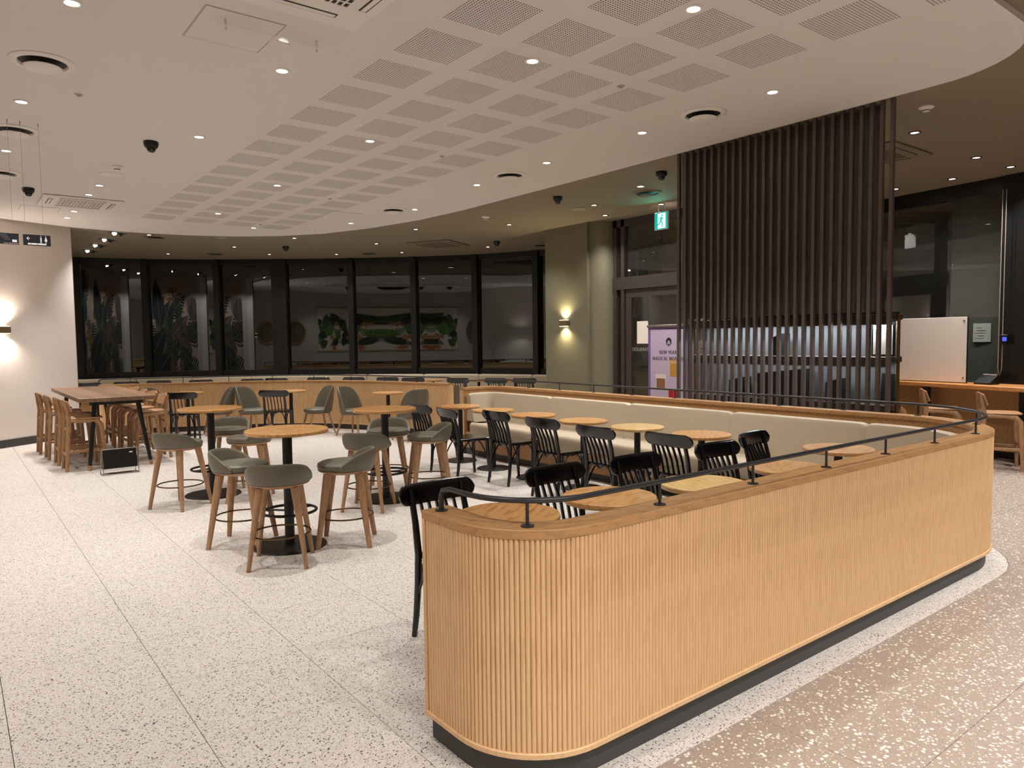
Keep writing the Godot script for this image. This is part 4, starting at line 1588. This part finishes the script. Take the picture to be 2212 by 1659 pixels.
# ------------------------------------------------------------------ ceiling fittings
var light_n := 0
func downlight(p: Vector3, rim: Material, energy: float, label: String, group: String, spread := 43.0) -> void:
	var t := thing("downlight", label, "light", p, 0.0, group)
	part(t, "rim", rim_mesh, rim)
	part(t, "lamp_lens", lens_mesh, M.lamp_lens)
	var l := SpotLight3D.new()
	l.name = "lamp_light"
	l.light_color = Color(1.0, 0.985, 0.965)
	l.light_energy = energy
	l.light_size = 0.022
	l.spot_range = 12.0
	l.spot_angle = spread
	l.spot_angle_attenuation = 1.0
	l.spot_attenuation = 2.0
	l.shadow_enabled = true
	t.add_child(l)
	l.position = Vector3(0, -0.02, 0)
	l.rotation.x = -PI / 2

var rim_mesh: ArrayMesh
var lens_mesh: ArrayMesh
func build_ceiling_fittings() -> void:
	var m := MB.new()
	m.lathe([Vector2(0.036, 0.0), Vector2(0.055, 0.0), Vector2(0.055, -0.004), Vector2(0.05, -0.008), Vector2(0.04, -0.008), Vector2(0.036, -0.004), Vector2(0.036, 0.0)], 28)
	rim_mesh = m.mesh()
	m = MB.new()
	m.lathe([Vector2(0.001, -0.0035), Vector2(0.036, -0.0035), Vector2(0.036, -0.001), Vector2(0.001, -0.001)], 28)
	lens_mesh = m.mesh()
	for q in [[155, 5], [609, 152], [1150, 131], [1498, 18], [1669, 198], [46, 219], [430, 295], [799, 304], [1387, 286], [1181, 351], [13, 325], [215, 400], [192, 420], [599, 400], [1030, 399], [160, 456], [145, 470], [896, 452], [471, 461], [548, 492], [758, 482]]:
		downlight(at(q[0], q[1], CEIL), M.fixture_white, EN_WHITE, "added downlight out of view that brightens the room", "white ceiling downlights")
	for q in [[898, 495], [1100, 485], [1283, 443], [1307, 465], [1976, 286], [2109, 340], [2183, 360], [2057, 386], [1934, 408], [1428, 441], [322, 507], [363, 548], [506, 533], [582, 549], [636, 514], [813, 526], [727, 549], [868, 545], [1054, 533]]:
		downlight(at(q[0], q[1], OUTC), M.fixture_dark, EN_BORDER, "small dark-rimmed downlight in the beige border ceiling", "border ceiling downlights", 58.0)
	# added unseen lamps that brighten the partition front, floors, poster and side wall
	for q in ADDED_LIGHTS:
		downlight(Vector3(q[0], CEIL if q[0] < 3.1 else OUTC, q[1]), M.fixture_white, EN_FRONT if q[0] > 0 else EN_WHITE, "added downlight out of view that brightens the room", "white ceiling downlights", 58.0)
	for q in [[1380, 515], [1421, 546], [1392, 566]]:
		downlight(at(q[0], q[1], OUTC), M.fixture_dark, 2.5, "small downlight in the vestibule ceiling beyond the entrance glass", "vestibule downlights", 55.0)
	# twin adjustable spots lighting the mural
	for q in [[253, 503], [231, 517], [211, 529], [194, 541]]:
		var p := at(q[0], q[1], OUTC)
		var t := thing("mural_spotlight", "dark adjustable twin spotlight aimed at the jungle mural", "light", p, 0.64, "mural spotlights")
		m = MB.new()
		m.box(Vector3(0, -0.004, 0), Vector3(0.3, 0.008, 0.12), Basis(), 0.003)
		part(t, "housing", m, M.fixture_dark)
		for s in [-1, 1]:
			m = MB.new()
			m.tube([Vector3(0.07 * s, -0.006, 0), Vector3(0.07 * s, -0.03, 0.02)], 0.034, 14)
			part(t, "lamp_head", m, M.lamp_lens if s < 0 else M.fixture_dark)
		var l := SpotLight3D.new()
		l.name = "lamp_light"
		l.light_color = Color(1.0, 0.985, 0.965)
		l.light_energy = 3.8
		l.spot_angle = 40.0
		l.spot_angle_attenuation = 0.9
		l.spot_range = 10.0
		l.light_size = 0.03
		l.shadow_enabled = true
		t.add_child(l)
		l.position = Vector3(-0.07, -0.06, 0.03)
		l.look_at_from_position(t.to_global(Vector3(-0.07, -0.06, 0.03)), Vector3(1.58, 1.5, p.z - 0.3), Vector3.UP)
	# round air diffusers
	var dm := MB.new()
	dm.lathe([Vector2(0.14, 0), Vector2(0.195, 0), Vector2(0.195, -0.006), Vector2(0.175, -0.018), Vector2(0.15, -0.016), Vector2(0.14, 0)], 40)
	var df := dm.mesh()
	dm = MB.new()
	dm.lathe([Vector2(0.001, -0.001), Vector2(0.143, -0.001), Vector2(0.143, -0.003), Vector2(0.001, -0.003)], 36)
	var dk := dm.mesh()
	dm = MB.new()
	dm.lathe([Vector2(0.001, -0.034), Vector2(0.105, -0.034), Vector2(0.116, -0.04), Vector2(0.105, -0.05), Vector2(0.05, -0.056), Vector2(0.001, -0.057)], 36)
	var dc := dm.mesh()
	var dl := [[92, 133, 0, "round white air diffuser across from the large air conditioner, away from perforated panels"], [1519, 246, 0, "round white air diffuser beside the slat screen top"], [1101, 378, 0, "round white air diffuser between perforated panels and curved edge, above the bench"], [850, 453, 0, "round white air diffuser beside the outlined access panel near curved edge"], [30, 280, 0, "round white air diffuser behind the hanging sign wires"], [2, 373, 0, "round white air diffuser beyond the sign wires, near the dome camera"],
		[1398, 416, 1, "round beige air diffuser near the lit exit sign"], [465, 548, 1, "round beige air diffuser above the third window bay from plaster wall"], [335, 512, 1, "round beige air diffuser near the mural spotlights"], [798, 547, 1, "round beige air diffuser beside the far window air conditioner"], [1170, 529, 1, "round beige air diffuser beside the olive wall top"]]
	for q in dl:
		var t := thing("air_diffuser", q[3], "air vent", at(q[0], q[1], CEIL if q[2] == 0 else OUTC), 0.0, "%s ceiling air diffusers" % ["white", "border"][q[2]])
		part(t, "flange", df, M.fixture_white if q[2] == 0 else M.beige_fit)
		part(t, "dark_gap", dk, M.fixture_dark)
		part(t, "disc", dc, M.fixture_white if q[2] == 0 else M.beige_fit)
	# dome cameras
	var cm := MB.new()
	cm.lathe([Vector2(0.001, 0), Vector2(0.062, 0), Vector2(0.066, -0.012), Vector2(0.062, -0.04), Vector2(0.05, -0.06), Vector2(0.001, -0.062)], 28)
	var c1 := cm.mesh()
	cm = MB.new()
	cm.lathe([Vector2(0.001, -0.058), Vector2(0.04, -0.058), Vector2(0.037, -0.08), Vector2(0.024, -0.097), Vector2(0.001, -0.102)], 24)
	var c2 := cm.mesh()
	for q in [[326, 306, 0, "black dome camera under white ceiling near the smoke detector"], [61, 406, 0, "black dome camera under white ceiling behind the hanging sign wires"], [1429, 371, 1, "black dome camera right above the lit exit sign"], [1205, 425, 1, "black dome camera under border ceiling beside the flat speaker"], [1073, 521, 1, "black dome camera under border ceiling beside the olive wall"], [617, 532, 1, "black dome camera under border ceiling above the wide window column"]]:
		var t := thing("security_camera", q[3], "camera", at(q[0], q[1], CEIL if q[2] == 0 else OUTC), 0.0, "%s ceiling cameras" % ["white", "border"][q[2]])
		part(t, "housing", c1, M.black_metal)
		part(t, "dome", c2, M.black_lacquer)
	# smoke detectors and flat speakers
	cm = MB.new()
	cm.lathe([Vector2(0.001, 0), Vector2(0.06, 0), Vector2(0.06, -0.012), Vector2(0.045, -0.022), Vector2(0.03, -0.03), Vector2(0.028, -0.042), Vector2(0.001, -0.044)], 26)
	var sm := cm.mesh()
	cm = MB.new()
	cm.lathe([Vector2(0.001, -0.034), Vector2(0.0315, -0.034), Vector2(0.0315, -0.038), Vector2(0.001, -0.038)], 20)
	var sm2 := cm.mesh()
	for q in [[253, 359, 0, "small white smoke detector beside the flat white speaker"], [2001, 230, 1, "small white smoke detector past the slat screen end"], [1049, 468, 1, "small white smoke detector under border ceiling near two dome cameras"]]:
		var t := thing("smoke_detector", q[3], "detector", at(q[0], q[1], CEIL if q[2] == 0 else OUTC), 0.0, "%s ceiling detectors" % ["white", "border"][q[2]])
		part(t, "body", sm, M.fixture_white)
		part(t, "sensor_band", sm2, M.fixture_dark)
	cm = MB.new()
	cm.lathe([Vector2(0.001, 0), Vector2(0.12, 0), Vector2(0.12, -0.006), Vector2(0.11, -0.01), Vector2(0.001, -0.01)], 36)
	var sp := cm.mesh()
	for q in [[240, 376, 0, "flat round white ceiling speaker beside the smoke detector"], [1250, 451, 1, "flat round pale speaker in border ceiling beside a dome camera"], [223, 523, 1, "flat round pale speaker among the mural spotlights"], [477, 513, 1, "flat round pale speaker in border ceiling along the curved white edge"]]:
		var t := thing("ceiling_speaker", q[3], "speaker", at(q[0], q[1], CEIL if q[2] == 0 else OUTC), 0.0, "%s ceiling speakers" % ["white", "border"][q[2]])
		part(t, "grille", sp, M.fixture_white if q[2] == 0 else M.speaker_pale)
	# sprinklers
	cm = MB.new()
	cm.lathe([Vector2(0.001, 0), Vector2(0.03, 0), Vector2(0.03, -0.003), Vector2(0.012, -0.006), Vector2(0.01, -0.016), Vector2(0.001, -0.016)], 18)
	var sr := cm.mesh()
	for q in [[170, 204, 0], [1341, 186, 0], [955, 337, 0], [713, 429, 0], [563, 485, 0], [1347, 415, 1], [1150, 462, 1]]:
		var t := thing("sprinkler", ["tiny sprinkler head in the white ceiling", "tiny sprinkler head in the border ceiling"][q[2]], "sprinkler", at(q[0], q[1], CEIL if q[2] == 0 else OUTC), 0.0, "%s ceiling sprinklers" % ["white", "border"][q[2]])
		part(t, "head", sr, M.fixture_grey)
	# cassette air conditioners
	cassette(Vector3(1.63, CEIL, -3.5), 0.84, 1.3, 0.0, M.fixture_white, "large white air conditioner cassette with a square grille in white ceiling")
	cassette(Vector3(1.5, CEIL, -11.25), 0.92, 0.8, 0.0, M.fixture_white, "white air conditioner cassette near the restroom sign in white ceiling")
	cassette(Vector3(7.9, OUTC, -12.5), 0.95, 0.95, 0.5, M.beige_fit, "beige air conditioner cassette in border ceiling near the far windows")
	cassette(Vector3(8.0, OUTC, -3.9), 0.9, 0.9, 0.0, M.beige_fit, "beige air conditioner cassette behind the slat screen ceiling")
	for q in [[1.24, 1.7, -4.86, -4.35, "thin outlined access panel beside the large air conditioner"], [0.88, 1.35, -12.3, -11.9, "thin outlined access panel beside the small air conditioner"], [4.55, 5.0, -10.5, -10.0, "thin outlined access panel near the white ceiling edge"]]:
		var t := thing("access_panel", q[4], "panel", Vector3((q[0] + q[1]) / 2, CEIL, (q[2] + q[3]) / 2))
		var w: float = q[1] - q[0]; var d: float = q[3] - q[2]
		m = MB.new()
		for e in [[0, d / 2, w, 0.006], [0, -d / 2, w, 0.006], [w / 2, 0, 0.006, d], [-w / 2, 0, 0.006, d]]:
			m.box(Vector3(e[0], -0.001, e[1]), Vector3(e[2], 0.002, e[3]))
		part(t, "outline_bead", m, M.fixture_grey)
		m = MB.new()
		m.box(Vector3(0, -0.0015, 0), Vector3(w - 0.012, 0.003, d - 0.012))
		part(t, "flap", m, M.white_ceiling)
	var ad := thing("air_deflector", "clear acrylic air deflector hung below the large air conditioner", "deflector", Vector3(1.66, CEIL - 0.07, -4.42), 0.0)
	m = MB.new()
	m.box(Vector3(0, 0, 0), Vector3(0.72, 0.005, 0.26), Basis(Vector3.RIGHT, 0.25))
	part(ad, "sheet", m, M.clear)
	for s in [-1, 1]:
		m = MB.new()
		m.box(Vector3(0.28 * s, 0.034, -0.05), Vector3(0.012, 0.068, 0.006))
		part(ad, "bracket", m, M.fixture_white)

func cassette(p: Vector3, w: float, d: float, turn: float, body: Material, label: String) -> void:
	var t := thing("air_conditioner", label, "air conditioner", p, turn)
	var m := MB.new()
	m.box(Vector3(0, -0.012, 0), Vector3(w, 0.024, d), Basis(), 0.01)
	part(t, "panel", m, body)
	var iw := w * 0.56; var idd := d * 0.56
	m = MB.new()
	m.box(Vector3(0, -0.0245, 0), Vector3(iw, 0.002, idd))
	part(t, "intake", m, M.fixture_dark)
	m = MB.new()
	var n := 13
	for k in n + 1:
		m.box(Vector3(-iw / 2 + iw * k / n, -0.027, 0), Vector3(0.011, 0.005, idd))
		m.box(Vector3(0, -0.0275, -idd / 2 + idd * k / n), Vector3(iw, 0.005, 0.011))
	part(t, "grille", m, body)
	for e in [[0, d * 0.39, iw, 0.05], [0, -d * 0.39, iw, 0.05], [w * 0.39, 0, 0.05, idd], [-w * 0.39, 0, 0.05, idd]]:
		m = MB.new()
		m.box(Vector3(e[0], -0.0245, e[1]), Vector3(e[2], 0.002, e[3]))
		var lv := part(t, "outlet", m, M.fixture_dark)
		m = MB.new()
		m.box(Vector3(e[0], -0.027, e[1]), Vector3(maxf(e[2] - 0.02, 0.03), 0.004, maxf(e[3] - 0.02, 0.03)))
		part(lv, "louvre", m, body)

# ------------------------------------------------------------------ signs, lamps, poster
func build_signs() -> void:
	var z := -7.5
	var rs := thing("restroom_sign", "navy hanging sign with arrow and restroom figures on thin wires", "sign", Vector3(0.66, 2.445, z), 0.0)
	var m := MB.new()
	m.box(Vector3.ZERO, Vector3(0.2, 0.092, 0.006))
	part(rs, "board", m, M.navy)
	m = MB.new()
	m.tube([Vector3(-0.05, 0.012, 0.005), Vector3(-0.072, 0.012, 0.005)], 0.0028, 6)
	for s in [-1, 1]: m.tube([Vector3(-0.073, 0.012, 0.005), Vector3(-0.06, 0.012 + 0.014 * s, 0.005)], 0.0028, 6)
	part(rs, "arrow", m, M.ink_white)
	for s in [-1, 1]:
		m = MB.new()
		var x: float = 0.047 + 0.018 * s
		m.lathe([Vector2(0.001, 0), Vector2(0.0045, 0.002), Vector2(0.001, 0.009)], 10, Vector3(x, 0.03, 0.004))
		if s < 0:
			m.box(Vector3(x, 0.008, 0.004), Vector3(0.011, 0.034, 0.002))
			m.box(Vector3(x - 0.003, -0.014, 0.004), Vector3(0.0035, 0.02, 0.002))
			m.box(Vector3(x + 0.003, -0.014, 0.004), Vector3(0.0035, 0.02, 0.002))
		else:
			var rr := []
			for zz in [0.003, 0.005]:
				rr.append(PackedVector3Array([Vector3(x - 0.011, -0.006, zz), Vector3(x + 0.011, -0.006, zz), Vector3(x + 0.004, 0.027, zz), Vector3(x - 0.004, 0.027, zz)]))
			m.loft(rr)
			m.box(Vector3(x, -0.014, 0.004), Vector3(0.006, 0.02, 0.002))
		part(rs, "figure", m, M.ink_white)
	text(rs, "lettering", "전용 화장실을 이용해주세요", 0.014, Vector3(0.0, -0.034, 0.004), Basis(), M.ink_white, 0.001)
	var s2 := thing("information_sign", "navy hanging information sign with small grey text on thin wires", "sign", Vector3(0.43, 2.445, z))
	m = MB.new()
	m.box(Vector3.ZERO, Vector3(0.2, 0.092, 0.006))
	part(s2, "board", m, M.navy)
	for k in 5:
		m = MB.new()
		m.box(Vector3(-0.02 + 0.01 * k, 0.036 - 0.011 * k, 0.004), Vector3(0.07 - 0.008 * k, 0.002, 0.001))
		part(s2, "printed_line", m, M.ink_pale)
	text(s2, "lettering", "금연", 0.022, Vector3(0.07, -0.02, 0.004), Basis(), M.ink_white, 0.001)
	text(s2, "lettering", "Please don't smoke", 0.012, Vector3(0.045, -0.038, 0.004), Basis(), M.ink_white, 0.001)
	for e in [[rs, -0.08], [rs, 0.05], [s2, 0.06], [s2, -0.08]]:
		m = MB.new()
		m.tube([Vector3(e[1], 0.046, 0), Vector3(e[1], CEIL - 2.445, 0)], 0.0012, 5)
		var w := part(e[0], "wire", m, M.fixture_grey)
		m = MB.new()
		m.tube([Vector3(e[1], CEIL - 2.445 - 0.03, 0), Vector3(e[1], CEIL - 2.445, 0)], [0.003, 0.006], 8)
		part(w, "ferrule", m, M.chrome)
	# exit sign
	var ex := thing("exit_sign", "lit green and white exit sign with a running figure", "sign", Vector3(8.2, 3.22, -6.99), -PI / 2)
	m = MB.new()
	m.box(Vector3.ZERO, Vector3(0.25, 0.25, 0.03), Basis(), 0.003)
	part(ex, "case", m, M.fixture_white)
	m = MB.new()
	m.box(Vector3(0, 0, 0.0155), Vector3(0.235, 0.235, 0.002))
	part(ex, "sign_face", m, M.exit_sign_green)
	m = MB.new()
	m.box(Vector3(0.012, 0, 0.0172), Vector3(0.14, 0.21, 0.002))
	part(ex, "sign_doorway", m, M.exit_sign_white)
	m = MB.new()
	m.lathe([Vector2(0.001, 0), Vector2(0.016, 0.008), Vector2(0.016, 0.02), Vector2(0.001, 0.03)], 12, Vector3(0.02, 0.06, 0.018))
	m.tube([Vector3(0.015, 0.055, 0.018), Vector3(0.0, 0.0, 0.018)], 0.014, 8)
	m.tube([Vector3(0.0, 0.0, 0.018), Vector3(0.03, -0.04, 0.018), Vector3(0.02, -0.09, 0.018)], 0.009, 8)
	m.tube([Vector3(0.0, 0.0, 0.018), Vector3(-0.03, -0.04, 0.018), Vector3(-0.065, -0.06, 0.018)], 0.009, 8)
	m.tube([Vector3(0.012, 0.045, 0.018), Vector3(0.05, 0.02, 0.018)], 0.007, 8)
	m.tube([Vector3(0.012, 0.045, 0.018), Vector3(-0.035, 0.04, 0.018), Vector3(-0.045, 0.01, 0.018)], 0.007, 8)
	part(ex, "sign_figure", m, M.exit_sign_green)
	m = MB.new()
	for s in [-1, 1]: m.tube([Vector3(0.06 * s, 0.12, 0), Vector3(0.06 * s, OUTC - 3.22, 0)], 0.005, 8)
	part(ex, "hanger", m, M.fixture_white)
	var l := AreaLight3D.new()
	l.name = "sign_light"
	l.area_size = Vector2(0.22, 0.22)
	l.light_color = Color(0.35, 1.0, 0.88)
	l.light_energy = 0.2
	l.area_range = 8.0
	l.shadow_enabled = true
	ex.add_child(l)
	l.position = Vector3(0, 0, 0.03)
	l.rotation.y = PI

func sconce(p: Vector3, turn: float, label: String, c: Color, e: float) -> void:
	var t := thing("wall_lamp", label, "wall lamp", p, turn)
	var m := MB.new()
	m.box(Vector3(0, 0, 0.05), Vector3(0.17, 0.1, 0.09), Basis(), 0.006)
	part(t, "body", m, M.brass_lamp)
	for s in [-1, 1]:
		m = MB.new()
		m.box(Vector3(0, 0.052 * s, 0.05), Vector3(0.15, 0.006, 0.07))
		part(t, "lamp_glass", m, M.sconce_glow)
		var l := SpotLight3D.new()
		l.name = "lamp_light"
		l.light_color = c
		l.light_energy = e
		l.spot_angle = 72.0
		l.spot_angle_attenuation = 1.0
		l.spot_range = 6.0
		l.light_size = 0.03
		l.shadow_enabled = true
		t.add_child(l, true)
		l.position = Vector3(0, 0.075 * s, 0.05)
		l.rotation.x = PI / 2 * s

func build_sconces() -> void:
	sconce(Vector3(8.5, 1.815, -9.38), -PI / 2, "small box wall lamp shining up and down on the olive wall", Color(1.0, 0.93, 0.72), 1.1)
	var d := (LW1 - LW0).normalized()
	var n := Vector2(-d.y, d.x)
	if n.y < 0: n = -n
	sconce(Vector3(0.66, 1.78, -13.325), faced(v3(n, 0)), "small box wall lamp shining up and down on the plaster wall", Color(1.0, 0.93, 0.88), 1.7)

func build_poster() -> void:
	var t := thing("poster_stand", "lavender poster stand advertising hot drinks before the entrance door", "poster", Vector3(8.1, 0, -6.8), -PI / 2)
	var im := Image.create(280, 620, false, Image.FORMAT_RGB8)
	im.fill(Color(0.68, 0.62, 0.71))
	# two drinks, a gift and loose flakes, printed flat
	var r := RandomNumberGenerator.new()
	r.seed = 4
	for k in 40: chip(im, 280, r.randf() * 280, r.randf() * 240 + 150, 1.5, 1.5, 0.0, Color(0.82, 0.8, 0.86))
	for g in [[38, 254, 84, 86, Color(0.5, 0.33, 0.22), Color(0.82, 0.75, 0.72)], [140, 165, 84, 102, Color(0.66, 0.5, 0.2), Color(0.72, 0.6, 0.4)]]:
		for y in range(g[3]):
			var u: float = float(y) / float(g[3])
			var inx := int(6.0 * pow(u, 3.0) + 2)
			for x in range(inx, g[2] - inx):
				im.set_pixel(g[0] + x, g[1] + y, g[5] if u < 0.28 else (g[4] if x > 8 and x < g[2] - 9 else Color(0.77, 0.68, 0.66)))
	for y in range(342, 396):
		for x in range(140, 204):
			im.set_pixel(x, y, Color(0.6, 0.05, 0.1) if absi(x - 182) > 5 else Color(0.75, 0.25, 0.3))
	# round line emblem above the heading
	for y in range(-26, 27):
		for x in range(-23, 24):
			var rr := sqrt(x * x + y * y * 0.8)
			var face := pow(x / 7.0, 2.0) + pow((y - 1) / 10.0, 2.0) < 1.0
			var dark := rr < 22 and not face and (y < 2 or absi(x) % 8 < 5)
			if dark: im.set_pixel(140 + x, 70 + y, Color(0.1, 0.12, 0.12))
	var bd := MB.new()
	bd.box(Vector3(0, 0.89, -0.016), Vector3(0.72, 1.66, 0.03), Basis(), 0.004)
	part(t, "frame", bd, M.poster_edge)
	var q := MB.new()
	q.quad_uv(Vector3(-0.31, 0.1, 0.002), Vector3(0.36, 0.1, 0.002), Vector3(0.36, 1.66, 0.002), Vector3(-0.31, 1.66, 0.002))
	part(t, "print", q, printed("poster_print", ImageTexture.create_from_image(im), 0.5))
	bd = MB.new()
	bd.box(Vector3(0, 1.71, 0), Vector3(0.74, 0.035, 0.04), Basis(), 0.004)
	part(t, "top_bar", bd, M.fin)
	bd = MB.new()
	bd.box(Vector3(0, 0.03, 0), Vector3(0.6, 0.06, 0.3), Basis(), 0.006)
	part(t, "foot", bd, M.black_metal)
	text(t, "lettering", "NEW YEAR,", 0.068, Vector3(0.02, 1.335, 0.004), Basis(), M.ink_dark)
	text(t, "lettering", "MAGICAL WONDER", 0.068, Vector3(0.02, 1.245, 0.004), Basis(), M.ink_dark)

# wall beside the camera, out of frame: the windows mirror it
func build_back_wall() -> void:
	var x := -2.0
	wall_box("wall_service", "pale wall beside the camera with a mural and round pictures", Vector2(x, 5.2), Vector2(x, -11.25), -0.15, 0.0, CEIL, M.plain_wall)
	var w := thing("wall_mural", "wide framed green jungle mural on the wall beside the camera", "mural", Vector3(x, 0, -8.2))
	var m := MB.new()
	m.quad_uv(Vector3(0.012, 1.2, 1.5), Vector3(0.012, 1.2, -1.55), Vector3(0.012, 2.85, -1.55), Vector3(0.012, 2.85, 1.5))
	var greens := [Color(0.24, 0.33, 0.16), Color(0.36, 0.46, 0.22), Color(0.14, 0.18, 0.12), Color(0.2, 0.2, 0.15), Color(0.45, 0.52, 0.3)]
	part(w, "print", m, printed("mural_green", jungle(900, 500, 12, Color(0.84, 0.8, 0.74), greens, [Color(0.85, 0.5, 0.3), Color(0.82, 0.62, 0.4)], 60, 0.32)))
	m = MB.new()
	for e in [[2.87, 1.3], [1.18, 1.3]]:
		m.box(Vector3(0.01, e[0], -0.075), Vector3(0.03, 0.04, 3.0))
	part(w, "frame", m, M.oak_cap)
	for i in 2:
		var rf := thing("round_picture", "round framed picture on the wall beside the camera", "picture", Vector3(x, 1.9, [-10.75, -5.6][i]), 0.0, "round framed pictures")
		m = MB.new()
		m.lathe([Vector2(0.36, 0), Vector2(0.44, 0), Vector2(0.44, 0.03), Vector2(0.38, 0.04), Vector2(0.36, 0.0)], 40)
		part(rf, "frame", m, M.oak_cap).transform = Transform3D(Basis(Vector3.BACK, -PI / 2), Vector3.ZERO)
		m = MB.new()
		m.lathe([Vector2(0.001, 0.005), Vector2(0.365, 0.005), Vector2(0.365, 0.012), Vector2(0.001, 0.012)], 40)
		part(rf, "print", m, M.olive_wall).transform = Transform3D(Basis(Vector3.BACK, -PI / 2), Vector3.ZERO)
	var sc := thing("service_counter", "low dowelled oak service counter beside the camera", "counter", Vector3(-1.3, 0, -4))
	m = MB.new()
	m.box(Vector3(0, 0.45, 0), Vector3(0.5, 0.9, 7.0), Basis(), 0.01)
	part(sc, "body", m, M.oak)
	m = MB.new()
	m.box(Vector3(0, 0.92, 0), Vector3(0.56, 0.04, 7.05), Basis(), 0.005)
	part(sc, "counter_top", m, M.oak_cap)
